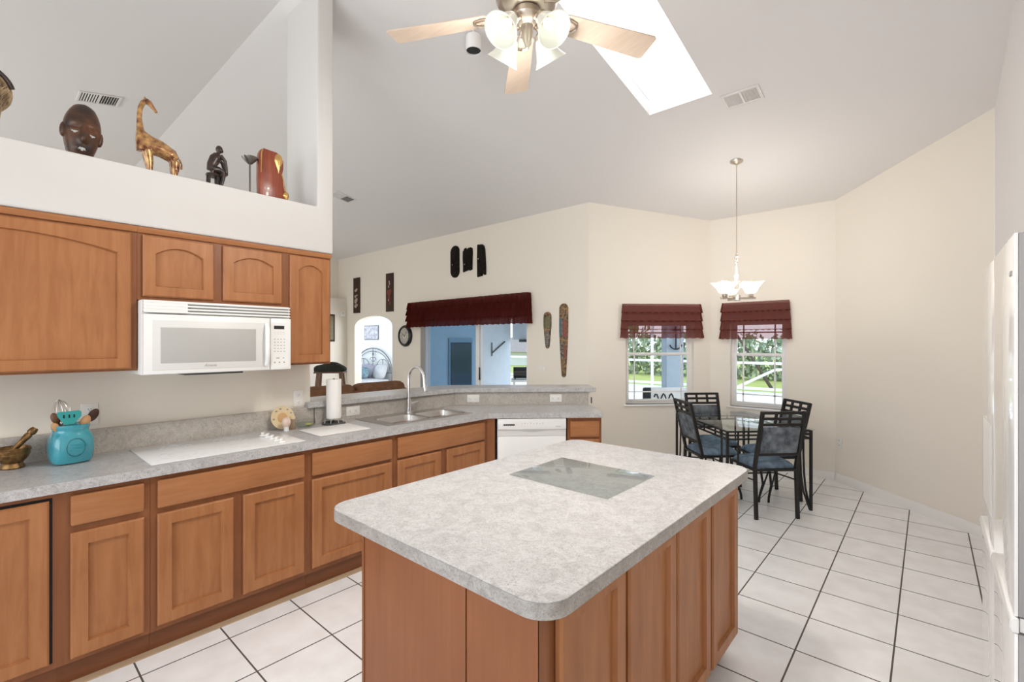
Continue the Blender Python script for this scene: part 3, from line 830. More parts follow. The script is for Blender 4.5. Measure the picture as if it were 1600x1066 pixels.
upper('short maple wall cabinet with two arched doors above the microwave', .552, 1.328, 1.752, 2.114, [(.574, .908, 1.772, 2.10, .04), (.955, 1.296, 1.772, 2.10, .04)], .04)
upper('narrow maple wall cabinet with an arched door at the end of the run', 1.328, 1.632, 1.375, 2.114, [(1.345, 1.62, 1.386, 2.10, .04)], .04)

# ------------------------------------------------------------------ MICROWAVE
mw = thing('microwave', 'white over the range microwave hung under the short wall cabinet', 'microwave', (-3.05, .556, 1.352), 90)
part(MB().box(0, .758, .02, .42, 0, .397, .004), 'body', M['appl'], mw)
part(MB().box(.012, .746, .006, .02, .335, .392), 'vent_backing', M['grey'], mw)
mb = MB()
for i in range(4): mb.box(.004, .754, -.004, .018, .330 + i * .0175, .339 + i * .0175, .002)
mb.box(.004, .20, -.002, .019, .330, .395)
part(mb, 'vent_grille', M['appl'], mw)
md = part(MB().box(.003, .628, -.012, .018, .003, .322, .006), 'door', M['appl'], mw)
mb = MB()
g0, g1, h0, h1 = .04, .592, .025, .29
mb.box(g0, g1, -.0145, -.011, h0, h1, .002)
part(mb, 'door_frame', M['appl2'], md)
part(MB().box(.075, .545, -.0165, -.014, .062, .252, .001), 'window', M['mwglass'], md)
text_mesh('Amana', .022, M['grey'], 'logo', md, (.305, -.0150, .044), (R(90), 0, 0), .35)
path = [(.606, -.014, .035), (.604, -.036, .06), (.602, -.044, .16), (.604, -.036, .265), (.606, -.014, .29)]
part(MB().tube(path, [.012, .013, .014, .013, .012], 12), 'door_handle', M['appl'], md)
cpn = part(MB().box(.632, .755, -.012, .018, .003, .322, .006), 'control_panel', M['appl'], mw)
part(MB().box(.640, .735, -.0135, -.011, .02, .295), 'keypad_panel', M['appl'], cpn)
part(MB().box(.650, .712, -.0145, -.013, .255, .276), 'display', M['black'], cpn, 'black display')
mb = MB()
for r_ in range(5):
    for c_ in range(4):
        mb.box(.651 + c_ * .019, .659 + c_ * .019, -.0143, -.013, .190 - r_ * .019, .194 - r_ * .019)
part(mb, 'digit_marks', M['grey'], cpn)
for c_ in range(3): part(MB().box(.651 + c_ * .028, .659 + c_ * .028, -.0143, -.013, .044, .052), 'start_button', M['grey'], cpn)
mb = MB().box(.664, .684, -.0143, -.013, .072, .078).box(.703, .711, -.0143, -.013, .072, .078)
part(mb, 'clock_marks', M['grey'], cpn)
mb = MB()
for r_ in range(2):
    for c_ in range(4): mb.box(.651 + c_ * .018, .661 + c_ * .018, -.0143, -.013, .236 - r_ * .012, .238 - r_ * .012)
part(mb, 'small_print', M['lgrey'], cpn)
part(MB().box(.20, .50, .06, .30, -.012, -.0002, .003), 'lamp_cover', M['rubber'], mw)

# ------------------------------------------------------------------ COOKTOP
ck = thing('cooktop', 'white ceramic glass cooktop set in the worktop', 'cooktop', (-2.872, .558, .9145), 90)
part(MB().box(0, .768, 0, .508, 0, .006, .002), 'glass_top', M['ceram'], ck)
for (bx, by, br) in ((.17, .15, .105), (.19, .37, .075), (.47, .15, .075), (.47, .37, .09)):
    mb = MB()
    for rr_ in (br, br * .62):
        for st in range(0, 360, 60):
            pts = [(bx + rr_ * math.cos(R(st + q * 7)), by + rr_ * math.sin(R(st + q * 7)), .0063) for q in range(7)]
            mb.tube(pts, .0009, 4)
    part(mb, 'burner_ring', M['burn'], ck)
for i in range(5):
    kx, ky = .652, .06 + i * .071
    k = part(MB().lathe([(.021, .0065), (.021, .010), (.018, .014), (.0, .014)], 20, Matrix.Translation((kx, ky, 0))), 'knob', M['appl'], ck)
    part(MB().box(-.019, .019, -.006, .006, .013, .032, .004, Mx=Matrix.Translation((kx, ky, 0)) @ Matrix.Rotation(R(50), 4, 'Z')), 'grip', M['appl'], k)

# ------------------------------------------------------------------ COUNTER ITEMS
CZ = .9148
solo(MB().box(0, .365, 0, .30, 0, .008, .004), 'cutting_board', M['cutboard'], 'white cutting board lying on the worktop beside the cooktop', 'cutting board', (-2.938, 1.452, CZ), 90)

# mortar and pestle
mo = thing('mortar', 'ornate brass mortar bowl with a foot, at the edge of the picture', 'mortar', (-3.325, .103, CZ))
part(MB().lathe([(.0, 0), (.043, 0), (.045, .006), (.040, .018), (.036, .026), (.050, .042), (.060, .062), (.063, .085), (.066, .096), (.063, .100), (.058, .096), (.052, .060), (.03, .038), (0, .034)]), 'bowl', M['brass'], mo)
mb = MB()
for z, r_ in ((.088, .0645), (.07, .0615), (.03, .037)): mb.tube([(r_ * math.cos(2 * PI * q / 28), r_ * math.sin(2 * PI * q / 28), z) for q in range(28)], .0025, 6, True)
part(mb, 'bead_rings', M['brass'], mo)
d = Vector((-.012, .105, .13)); p0 = Vector((-3.325, .078, CZ + .052))
pp = [p0 + d * s for s in (0, .1, .3, .55, .75, .80, .85, .92, 1.0)]
solo(MB().tube([p - p0 for p in pp], [.014, .016, .012, .013, .016, .013, .018, .018, .013], 14), 'pestle', M['brass'], 'turned brass pestle leaning in the mortar', 'pestle', p0)

# turquoise jar with utensils
JX, JY = -3.275, .306
jr = thing('utensil_jar', 'turquoise glazed square shouldered jar full of kitchen utensils', 'jar', (JX, JY, CZ), 8)
def sq(r, z, e=.62, n=40):
    return [(r * math.copysign(abs(math.cos(2 * PI * q / n)) ** e, math.cos(2 * PI * q / n)), r * math.copysign(abs(math.sin(2 * PI * q / n)) ** e, math.sin(2 * PI * q / n)), z) for q in range(n)]
prof = [(.060, 0, .6), (.072, .006, .6), (.080, .025, .58), (.083, .06, .58), (.083, .10, .58), (.080, .13, .6), (.072, .15, .75), (.070, .158, .9), (.070, .172, .95), (.073, .178, .95), (.073, .192, .95), (.070, .194, .95), (.067, .188, .95), (.067, .16, .95), (.074, .12, .6), (.074, .03, .6), (.05, .012, .7)]
part(MB().loft([sq(r, z, e) for r, z, e in prof]), 'jar_body', M['teal'], jr)
mb = MB()
for i in range(2): mb.tube([(.0834, .035 * math.cos(2 * PI * q / 20) , .085 + .045 * math.sin(2 * PI * q / 20)) for q in range(20)], .0016, 5, True)
for zz, wd in ((.10, .02), (.085, .026), (.07, .02)): mb.box(.0815, .0842, -wd, wd, zz - .003, zz + .003, .001)
part(mb, 'embossed_emblem', M['teal'], jr)

def utensil(name, label, cat, mat_h, head, base, top, parts=None):
    t = thing(name, label, cat, base, 0, 'utensils in the turquoise jar')
    v = Vector(top) - Vector(base)
    part(MB().tube([(0, 0, 0), v * .5, v], [.005, .006, .006], 8), 'handle', mat_h, t)
    q = v.to_track_quat('Z', 'X').to_matrix().to_4x4()
    return t, Matrix.Translation(v) @ q, v
def spoonhead(Mx, L=.075, W=.026, D=.010, face=90):
    mb = MB(); m4 = Mx @ Matrix.Rotation(R(face), 4, 'Z')
    mb.ball((0, 0, L * .45), D, W, L * .5, 18, m4); return mb
b0 = Vector((JX, JY, CZ + .02))
t, Mx, v = utensil('spatula', 'teal slotted turner standing at the front of the jar', 'spatula', M['tealp'], None, b0 + Vector((.03, -.01, 0)), (JX + .045, JY - .005, CZ + .185))
mb = MB()
out = [(-.018, -.008), (.018, -.008), (.03, .012), (.045, .03), (.046, .052), (.038, .060), (-.042, .058), (-.046, .05), (-.040, .03), (-.028, .012)]
mb.prism(out, -.002, .002, 'x', .0012, 1)
hd = part(mb, 'blade', M['tealp'], t, loc=(.02, .0, .185), rot=(0, R(-8), 0))
mb = MB()
for yy in (-.02, 0, .018): mb.box(.0021, .0028, yy - .003, yy + .003, .026, .042)
part(mb, 'slots', M['dark'], hd)
t, Mx, v = utensil('wooden_spoon', 'dark brown wooden spoon leaning out of the jar', 'spoon', M['spoond'], None, b0 + Vector((-.01, -.03, 0)), (JX - .005, JY + .070, CZ + .20))
part(spoonhead(Mx, .072, .021), 'bowl', M['spoond'], t)
t, Mx, v = utensil('wooden_spoon', 'pale wooden spoon in front of the dark one in the jar', 'spoon', M['spoon'], None, b0 + Vector((.02, -.02, 0)), (JX + .03, JY + .040, CZ + .175))
part(spoonhead(Mx, .068, .020), 'bowl', M['spoon'], t)
t, Mx, v = utensil('wooden_spoon', 'pale wooden spoon at the mortar side of the jar', 'spoon', M['spoon'], None, b0 + Vector((.02, .03, 0)), (JX + .035, JY - .046, CZ + .165))
part(spoonhead(Mx, .055, .016), 'bowl', M['spoon'], t)
t, Mx, v = utensil('wooden_spoon', 'brown wooden spoon behind the teal turner', 'spoon', M['spoond'], None, b0 + Vector((-.02, .02, 0)), (JX - .02, JY - .046, CZ + .20))
part(spoonhead(Mx, .06, .017), 'bowl', M['standwood'], t)
t, Mx, v = utensil('whisk', 'wire balloon whisk standing behind the teal turner', 'whisk', M['steel'], None, b0 + Vector((-.025, 0, 0)), (JX - .03, JY - .022, CZ + .18))
mb = MB()
for k in range(5):
    th = PI * k / 5
    pts = []
    for i in range(15):
        s_ = i / 14.0; ang = -PI / 2 + 2 * PI * s_
        rr_ = .034 * math.sin(PI * s_) ** 0.8 if s_ < .5 else .034 * math.sin(PI * s_) ** .8
        sg = 1 if s_ < .5 else -1
        hgt = .14 * (1 - abs(2 * s_ - 1)) ** .8
        rad = .034 * math.sin(PI * min(1, (1 - abs(2 * s_ - 1)) * .98)) ** .7 if s_ not in (0, 1) else .004
        pts.append(Mx @ Vector((sg * rad * math.cos(th), sg * rad * math.sin(th), hgt)))
    mb.tube(pts, .0011, 5)
part(mb, 'wires', M['steel'], t)

# decorative plate, shakers, soap dish, paper towels
pl = thing('decorative_plate', 'small round peach and cream plate leaning on the splash', 'plate', (-3.385, 1.40, CZ + .0815), 90)
TL = Matrix.Rotation(R(90 - 12), 4, 'X')
part(MB().lathe([(0, 0), (.05, 0), (.078, .008), (.080, .011), (.078, .012), (.05, .005), (0, .004)], 36, TL), 'plate_body', M['cream'], pl)
mb = MB()
for th, rr_ in ((100, .064), (130, .062), (55, .066), (25, .066), (185, .062)): mb.ball((0, 0, 0), .009, .006, .001, 10, TL @ Matrix.Translation((rr_ * math.cos(R(th)), rr_ * math.sin(R(th)), .0095)))
part(mb, 'painted_leaves', M['grey'], pl, 'grey painted leaf marks')
part(MB().lathe([(0, .0045), (.034, .0045), (.034, .0065), (0, .0065)], 24, TL), 'painted_centre', M['beige'], pl, 'peach centre')
sh = thing('salt_shaker', 'pale pink shaker with a white foot in front of the plate', 'shaker', (-3.30, 1.392, CZ))
part(MB().lathe([(.016, 0), (.018, .004), (.016, .028), (.018, .032)], 20), 'foot', M['appl'], sh)
part(MB().lathe([(.018, .032), (.026, .045), (.029, .065), (.024, .085), (.014, .093), (0, .095)], 20), 'bulb', M['pink'], sh)
sh = thing('pepper_shaker', 'taupe straight shaker beside the pink one', 'shaker', (-3.345, 1.452, CZ))
part(MB().lathe([(.020, 0), (.021, .004), (.021, .068), (.019, .072)], 20), 'body', M['taup'], sh)
part(MB().lathe([(.0195, .0725), (.018, .088), (.010, .096), (0, .097)], 20), 'cap', M['cream'], sh)
ds = thing('glass_dish', 'low oval glass dish beside the paper towel holder', 'dish', (-3.36, 1.555, CZ))
SC = Matrix.Diagonal((.62, 1, 1, 1))
part(MB().lathe([(0, 0), (.05, 0), (.068, .012), (.075, .03), (.072, .034), (.064, .016), (.046, .005), (0, .005)], 28, SC), 'base', M['glassware'], ds)
part(MB().lathe([(.074, .0345), (.072, .046), (.05, .056), (0, .058)], 28, SC), 'lid', M['glassware'], ds)
solo(MB().ball((0, 0, .012), .018, .024, .0115, 12), 'soap_bar', M['lemon'], 'small yellow green soap inside the glass dish', 'soap', (-3.36, 1.575, CZ + .0055))

pt = thing('paper_towel_holder', 'dark round base paper towel holder with upright rod', 'holder', (-3.335, 1.755, CZ))
part(MB().lathe([(0, 0), (.082, 0), (.084, .006), (.080, .012), (.0, .014)], 32), 'base', M['rubber'], pt)
part(MB().tube([(0, 0, .012), (0, 0, .340)], .006, 8), 'rod', M['rubber'], pt)
mb = MB().tube([(.062 * math.cos(2 * PI * q / 24), .062 * math.sin(2 * PI * q / 24), .040) for q in range(24)], .0025, 6, True)
for q in range(8): mb.tube([(.075 * math.cos(2 * PI * q / 8), .075 * math.sin(2 * PI * q / 8), .010), (.062 * math.cos(2 * PI * q / 8), .062 * math.sin(2 * PI * q / 8), .040)], .002, 5)
part(mb, 'wire_ring', M['steel'], pt)
solo(MB().lathe([(.018, 0), (.053, 0), (.0535, .002), (.0535, .288), (.053, .29), (.018, .29), (.018, 0)], 36), 'paper_towel_roll', M['paper'], 'white roll of paper towel standing on its holder', 'paper towel', (-3.335, 1.755, CZ + .044))

# ------------------------------------------------------------------ ISLAND
isl = thing('kitchen_island', 'maple kitchen island with four panelled doors under a grey laminate top', 'island')
IX0, IX1, IY0, IY1 = -1.685, -.645, .855, 2.497
def rrect(x0, x1, y0, y1, r, n=8):
    pts = []
    for (cx_, cy_, st) in ((x1 - r, y1 - r, 0), (x0 + r, y1 - r, 90), (x0 + r, y0 + r, 180), (x1 - r, y0 + r, 270)):
        for q in range(n + 1):
            th = R(st + 90 * q / n); pts.append((cx_ + r * math.cos(th), cy_ + r * math.sin(th)))
    return pts
part(MB().prism(rrect(IX0, IX1, IY0, IY1, .085), .873, .914, 'z', .0015, 1), 'worktop', M['counter'], isl)
mb = MB(); o_ = rrect(IX0 - .0015, IX1 + .0015, IY0 - .0015, IY1 + .0015, .0865)
lo = [mb.bm.verts.new((p[0], p[1], .8725)) for p in o_]; hi = [mb.bm.verts.new((p[0], p[1], .9125)) for p in o_]
for i in range(len(o_)): mb.bm.faces.new((lo[i], lo[(i + 1) % len(o_)], hi[(i + 1) % len(o_)], hi[i]))
part(mb, 'edge_band', M['edge'], isl)
BX0, BX1, BY0, BY1 = -1.49, -.705, .892, 2.45
part(MB().box(BX0 + .006, BX1, BY0 + .006, BY1, .10, .8725), 'body', M['woodd'], isl)
part(MB().box(BX0 + .03, BX1 - .05, BY0 + .03, BY1 - .03, .001, .10), 'toe_kick', M['kick'], isl)
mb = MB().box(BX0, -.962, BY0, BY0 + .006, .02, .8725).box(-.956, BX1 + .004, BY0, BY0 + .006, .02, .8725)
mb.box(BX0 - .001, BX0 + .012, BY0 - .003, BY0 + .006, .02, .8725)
part(mb, 'end_panel', M['shaded'], isl)
part(MB().box(BX0, BX0 + .006, BY0 + .006, BY1, .02, .8725), 'back_panel', M['shaded'], isl)
mb = MB().box(BX1, BX1 + .003, BY0, .935, .10, .8725)
part(mb, 'corner_stile', M['woodd'], isl)
for i, (d0, d1) in enumerate(((.956, 1.293), (1.313, 1.672), (1.687, 2.032), (2.056, 2.406))):
    part(panel_door(MB(), 0, d1 - d0, 0, .735, fr=.056, y=0), 'door', M['wood'], isl, loc=(BX1 + .004, d0, .13), rot=(0, 0, R(90)))
solo(MB().box(-.256, .256, -.209, .209, 0, .005, .001), 'glass_cutting_board', M['board'], 'clear tempered glass board lying on the island top', 'cutting board', (-1.187, 1.82, .9145))

# ------------------------------------------------------------------ FRIDGE
fr = thing('refrigerator', 'tall glossy white refrigerator seen edge on at the side of the room', 'refrigerator', (.164, 2.68, 0), -90)
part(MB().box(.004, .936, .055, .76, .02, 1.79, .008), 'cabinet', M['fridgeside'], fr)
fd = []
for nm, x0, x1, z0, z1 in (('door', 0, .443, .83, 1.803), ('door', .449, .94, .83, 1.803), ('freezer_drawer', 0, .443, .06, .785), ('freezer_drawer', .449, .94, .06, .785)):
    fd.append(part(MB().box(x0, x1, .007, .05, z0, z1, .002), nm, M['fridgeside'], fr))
    part(MB().box(x0, x1, 0, .0068, z0, z1, .001), 'front_panel', M['fridge'], fd[-1], 'glossy white front panel')
part(MB().box(.005, .935, .01, .04, .79, .825), 'handle_channel', M['appl2'], fr)
for a0, a1 in ((.0, .44), (.452, .944)):
    part(MB().prism([(-.009, .814), (-.009, .802), (-.006, .788), (.008, .788), (.008, .826), (-.004, .826)], a0, a1, 'x', .002, 1), 'handle_ledge', M['appl'], fr)
dp = part(MB().box(.06, .36, -.001, -.0002, .92, 1.235), 'dispenser', M['appl'], fd[0])
part(MB().box(.86, .90, -.002, .0, 1.70, 1.712), 'emblem', M['grey'], fr)
part(MB().box(.03, .91, .10, .7, .001, .02), 'base_grille', M['black'], fr)

# ------------------------------------------------------------------ PLANT-LEDGE DECORATIONS (ledge top z 2.457)
LZ = 2.4585
# carved face mask with real eye and mouth slits
def face_mask():
    mb = MB(); NU, NV = 44, 64; W, H, D = .072, .155, .055
    def wid(v):
        if v > 0: return W * (1 - .98 * max(0, v) ** 2.6 * .62) * (1 if v < .9 else math.sqrt(max(0, 1 - ((v - .9) / .1) ** 2)) * .75 + .25)
        return W * (1 + v * .42 - .16 * v * v * abs(v))
    def G(x, z, cx_, cz, sx, sz): return math.exp(-((x - cx_) / sx) ** 2 - ((z - cz) / sz) ** 2)
    def P_(i, j):
        u = -1 + 2 * i / NU; v = -1 + 2 * j / NV
        wv = wid(v); x = u * wv; z = v * H
        y = -D * math.sqrt(max(0, 1 - u * u)) * (1 - .75 * abs(v) ** 3)
        y -= .020 * G(x, z, 0, -.018, .011, .045) + .010 * G(x, z, 0, -.045, .018, .014)
        y -= .007 * (G(x, z, -.032, .038, .024, .009) + G(x, z, .032, .038, .024, .009))
        y += .011 * (G(x, z, -.034, .008, .019, .013) + G(x, z, .034, .008, .019, .013))
        y -= .008 * (G(x, z, -.034, .004, .016, .009) + G(x, z, .034, .004, .016, .009))
        y -= .010 * G(x, z, 0, -.092, .022, .013)
        y -= .006 * G(x, z, 0, -.135, .03, .016)
        return (x, y, z)
    vs_ = [[mb.bm.verts.new(P_(i, j)) for i in range(NU + 1)] for j in range(NV + 1)]
    for j in range(NV):
        for i in range(NU):
            u = -1 + 2 * (i + .5) / NU; v = -1 + 2 * (j + .5) / NV
            x = u * wid(v); z = v * H
            hole = False
            for cx_ in (-.034, .034):
                q = (x - cx_) / .019
                if abs(q) < 1 and abs(z - (-.012 + .011 * q * q)) < .005 * (1 - q * q) + .001: hole = True
            q = x / .015
            if abs(q) < 1 and abs(z + .093) < .006 * (1 - q * q) + .001: hole = True
            if not hole: mb.bm.faces.new((vs_[j][i], vs_[j][i + 1], vs_[j + 1][i + 1], vs_[j + 1][i]))
    for s in (-1, 1): mb.ball((s * .071, -.006, -.002), .010, .014, .034, 12)
    return mb
fm = solo(face_mask(), 'carved_face_mask', M['maskwood'], 'dark brown carved wooden face mask with closed eyes on the ledge', 'mask', (-3.33, .352, LZ + .156), 94, sharp=80)
fm.rotation_euler = (R(-3), R(5), R(94))
md_ = fm.modifiers.new('thickness', 'SOLIDIFY'); md_.thickness = .006; md_.offset = 1

# raffia fringed round mask at the picture's edge
rf = thing('raffia_mask', 'round dark rimmed mask with shaggy raffia at the edge of the ledge', 'mask', (-3.36, -.012, LZ), 90)
mb = MB()
mb.lathe([(0, .045), (.06, .040), (.10, .025), (.118, 0), (.0, -.01)], 32, Matrix.Translation((0, 0, .27)) @ Matrix.Rotation(R(90), 4, 'X'))
part(mb, 'mask_body', M['raffia'], rf)
mb = MB().tube([(.120 * math.cos(R(a_)), -.012, .27 + .122 * math.sin(R(a_))) for a_ in range(15, 170, 8)], .010, 8)
part(mb, 'rim', M['ebony'], rf)
mb = MB(); rnd = random.Random(3)
for i in range(240):
    a_ = R(rnd.uniform(-200, 30)); r0 = rnd.uniform(.02, .115)
    x, z = r0 * math.cos(a_), .27 + r0 * math.sin(a_)
    L = rnd.uniform(.04, .13)
    ex = x * .55 + rnd.uniform(-.02, .02); ez = max(.004, z - L)
    mb.tube([(x, -.045 + .2 * abs(x) ** 1.5, z), ((x + ex) / 2 + rnd.uniform(-.01, .01), -.055, (z + ez) / 2), (ex, -.045, ez)], .0016, 4)
part(mb, 'raffia_fringe', M['raffia'], rf)['kind'] = 'stuff'

# giraffe
gi = thing('giraffe_figurine', 'glossy copper coloured giraffe figurine looking back over its body, on the ledge', 'figurine', (-3.3, .68, LZ), 90)
mb = MB()
def gp(y, z, o=0): return (y - .68, o, z - LZ)
mb.tube([gp(.622, 2.62), gp(.645, 2.635), (gp(.69, 2.628)), gp(.735, 2.608), gp(.758, 2.585)], [.032, .046, .043, .040, .026], 14)
mb.tube([gp(.608, 2.60), gp(.598, 2.66), gp(.592, 2.72), gp(.588, 2.78), gp(.592, 2.835), gp(.605, 2.872), gp(.622, 2.885)], [.036, .028, .018, .0125, .0125, .0135, .0145], 14)
mb.tube([gp(.600, 2.70), gp(.628, 2.668), gp(.68, 2.645), gp(.745, 2.612)], [.018, .030, .037, .033], 14)
mb.tube([gp(.615, 2.888), gp(.632, 2.880), gp(.652, 2.855), gp(.668, 2.834)], [.014, .0155, .0105, .0075], 12)
for o in (-.012, .012):
    mb.tube([gp(.622, 2.61, o), gp(.632, 2.54, o), gp(.634, 2.50, o), gp(.634, 2.4595, o)], [.027, .019, .014, .014], 12)
    mb.tube([gp(.752, 2.58, o), gp(.752, 2.53, o), gp(.750, 2.50, o), gp(.752, 2.4595, o)], [.026, .021, .015, .015], 12)
    mb.tube([gp(.612, 2.89, o * .5), gp(.612, 2.905, o * .6)], [.004, .005], 8)
    mb.ball(gp(.613, 2.885, o * 1.5), .004, .010, .006, 8)
g_ = part(mb, 'body', M['giraffe'], gi); remesh(g_, .0038, 5)
part(MB().tube([gp(.776, 2.60), gp(.788, 2.575), gp(.786, 2.545)], [.005, .004, .006], 8), 'tail', M['giraffe'], gi)

# seated figure carving on a stool
fg = thing('seated_figure_carving', 'dark ebony carving of a person seated on a stool, bent forward', 'figurine', (-3.3, .97, LZ), 90)
mb = MB()
def fp(y, z, o=0): return (y - .97, o, z - LZ)
mb.ball(fp(.984, 2.722), .0205, .019, .025, 14)
mb.ball(fp(1.000, 2.716), .008, .010, .012, 10)
mb.tube([fp(.980, 2.70), fp(.974, 2.685)], [.011, .014], 10)
mb.tube([fp(.978, 2.684), fp(.962, 2.660), fp(.945, 2.62), fp(.942, 2.582)], [.026, .032, .028, .027], 14)
for o in (-.018, .018):
    mb.tube([fp(.945, 2.586, o * .8), fp(.975, 2.592, o), fp(1.004, 2.580, o)], [.021, .018, .014], 12)
    mb.tube([fp(1.004, 2.580, o), fp(1.000, 2.54, o), fp(.992, 2.50, o), fp(.992, 2.466, o)], [.013, .012, .009, .008], 10)
    mb.tube([fp(.990, 2.466, o), fp(1.014, 2.464, o)], [.007, .006], 8)
    mb.tube([fp(.982, 2.680, o * 1.5), fp(1.008, 2.650, o * 1.5), fp(1.018, 2.606, o * 1.1), fp(1.020, 2.566, o * .7)], [.012, .0105, .009, .010], 10)
f_ = part(mb, 'body', M['ebony'], fg); remesh(f_, .0034, 4)
part(MB().lathe([(0, 0), (.036, 0), (.040, .008), (.036, .016), (0, .017)], 20, Matrix.Translation(fp(.950, 2.545))), 'stool_seat', M['ebony'], fg)
for oy, ox in ((-.024, -.02), (-.024, .02), (.02, -.02), (.02, .02)):
    part(MB().tube([(oy - .02 + .0, ox, .087), (oy * 1.1 - .02, ox * 1.1, 0)], [.007, .006], 8), 'stool_leg', M['ebony'], fg)

# candle holder
ch = thing('candle_stand', 'slim dark metal candle stand with a small dish, on the ledge', 'candle holder', (-3.3, 1.160, LZ), 90)
part(MB().lathe([(0, 0), (.035, 0), (.033, .006), (.006, .010), (0, .01)], 20), 'foot', M['pewter'], ch)
part(MB().tube([(0, 0, .008), (0, 0, .232)], .0055, 8), 'rod', M['pewter'], ch)
part(MB().lathe([(0, .222), (.012, .224), (.030, .242), (.046, .262), (.048, .268), (.044, .266), (.026, .248), (0, .24)], 24), 'dish', M['pewter'], ch)

# red wood sculpture with brass
rs = thing('red_wood_sculpture', 'reddish brown abstract wood sculpture with brass inlays at the end of the ledge', 'sculpture', (-3.3, 1.30, LZ), 90)
def rp(y, z): return (y - 1.30, z - LZ)
sh_ = [rp(1.209, 2.4595), rp(1.206, 2.60), rp(1.207, 2.72), rp(1.212, 2.770), rp(1.224, 2.798), rp(1.238, 2.806), rp(1.270, 2.803), rp(1.320, 2.800), rp(1.350, 2.785), rp(1.364, 2.75), rp(1.364, 2.70), rp(1.356, 2.66), rp(1.362, 2.60), rp(1.374, 2.54), rp(1.380, 2.4595)]
part(MB().prism(sh_, -.025, .025, 'y', .006, 2), 'wood_body', M['redwood'], rs)
strip = [(rp(1.219, 2.64)[0], -.027, rp(0, 2.64)[1]), (rp(1.219, 2.72)[0], -.027, rp(0, 2.72)[1]), (rp(1.222, 2.77)[0], -.027, rp(0, 2.77)[1]), (rp(1.230, 2.797)[0], -.027, rp(0, 2.797)[1])]
part(MB().tube(strip, [.003, .004, .004, .004], 8), 'brass_edge', M['gold'], rs)
def teardrop(cy, cz, hw_, up, dn, nm):
    pts = []
    for i in range(28):
        th = 2 * PI * i / 28
        s, c = math.sin(th), math.cos(th)
        z = up * s if s > 0 else dn * s
        pts.append((c * hw_ * (1 if s > 0 else (1 + s * .85)), z))
    mb = MB(); base = [(cy - 1.30 + p[0], -.026, cz - LZ + p[1]) for p in pts]; mid = [(cy - 1.30 + p[0] * .7, -.040, cz - LZ + p[1] * .7) for p in pts]; tp = [(cy - 1.30 + p[0] * .2, -.045, cz - LZ + p[1] * .2) for p in pts]
    mb.loft([base, mid, tp]); part(mb, nm, M['gold'], rs, sharp=70)
teardrop(1.330, 2.745, .028, .048, .085, 'brass_leaf')
teardrop(1.378, 2.520, .022, .03, .05, 'brass_drop')
part(MB().tube([(rp(1.350, 2.66)[0], -.027, rp(0, 2.66)[1]), (rp(1.366, 2.60)[0], -.027, rp(0, 2.60)[1]), (rp(1.374, 2.55)[0], -.027, rp(0, 2.55)[1])], .004, 8), 'brass_stem', M['gold'], rs)

# ------------------------------------------------------------------ CEILING FAN
FX, FY, FZ = -1.326, 1.599, 2.975
fan = thing('ceiling_fan', 'brushed nickel ceiling fan with pale wooden blades and four lit glass shades', 'ceiling fan', (FX, FY, FZ))
cz_ = ceil_z(FY) - FZ
part(MB().lathe([(0.001, cz_ - .09), (.03, cz_ - .085), (.065, cz_ - .03), (.07, cz_ - .012)], 28), 'canopy', M['nickel'], fan)
part(MB().tube([(0, 0, .15), (0, 0, cz_ - .06)], .0125, 12), 'downrod', M['nickel'], fan)
part(MB().lathe([(0.001, .20), (.03, .19), (.06, .165), (.115, .15), (.135, .12), (.138, .06), (.125, .03), (.09, .012), (.0, .01)], 36), 'motor_housing', M['nickel'], fan)
part(MB().lathe([(.06, .008), (.065, -.02), (.05, -.045), (.028, -.055), (.022, -.11), (.012, -.135), (.008, -.155), (0, -.16)], 28), 'light_hub', M['nickel'], fan)
# blades: centre to the far blade direction
d0 = Vector((-.6626, .749)); r0 = Vector((.749, .6626))
dv = (d0 * .9977 + r0 * (-.0668)).normalized(); base_ang = math.atan2(dv.y, dv.x)
for k in range(5):
    an = base_ang + R(72 * k)
    Mz = Matrix.Rotation(an, 4, 'Z') @ Matrix.Rotation(R(-12), 4, 'X')
    out_ = []
    hw0, hw1 = .052, .070
    out_ = [(.165, -hw0 * .7), (.185, -hw0), (.64, -hw1), (.655, -hw1 + .012), (.655, hw1 - .012), (.64, hw1), (.185, hw0), (.165, hw0 * .7)]
    b_ = part(MB().prism(out_, -.003, .003, 'z', .0012, 1, Mz), 'blade', M['blade'], fan)
    mb = MB()
    for s in (-1, 1):
        pts = [Vector((.10, s * .012, .008)), Vector((.15, s * .030, -.012)), Vector((.20, s * .034, -.010)), Vector((.235, s * .022, -.008)), Vector((.245, 0, -.008))]
        mb.tube([Mz @ p for p in pts], .006, 6)
    part(mb, 'blade_bracket', M['nickel'], b_)
shade_prof = [(.024, 0), (.030, .012), (.040, .035), (.048, .06), (.058, .085), (.074, .108), (.077, .112), (.073, .112), (.055, .088), (.045, .062), (.037, .037), (.022, .014)]
VIEW = math.atan2(-FY, -FX)
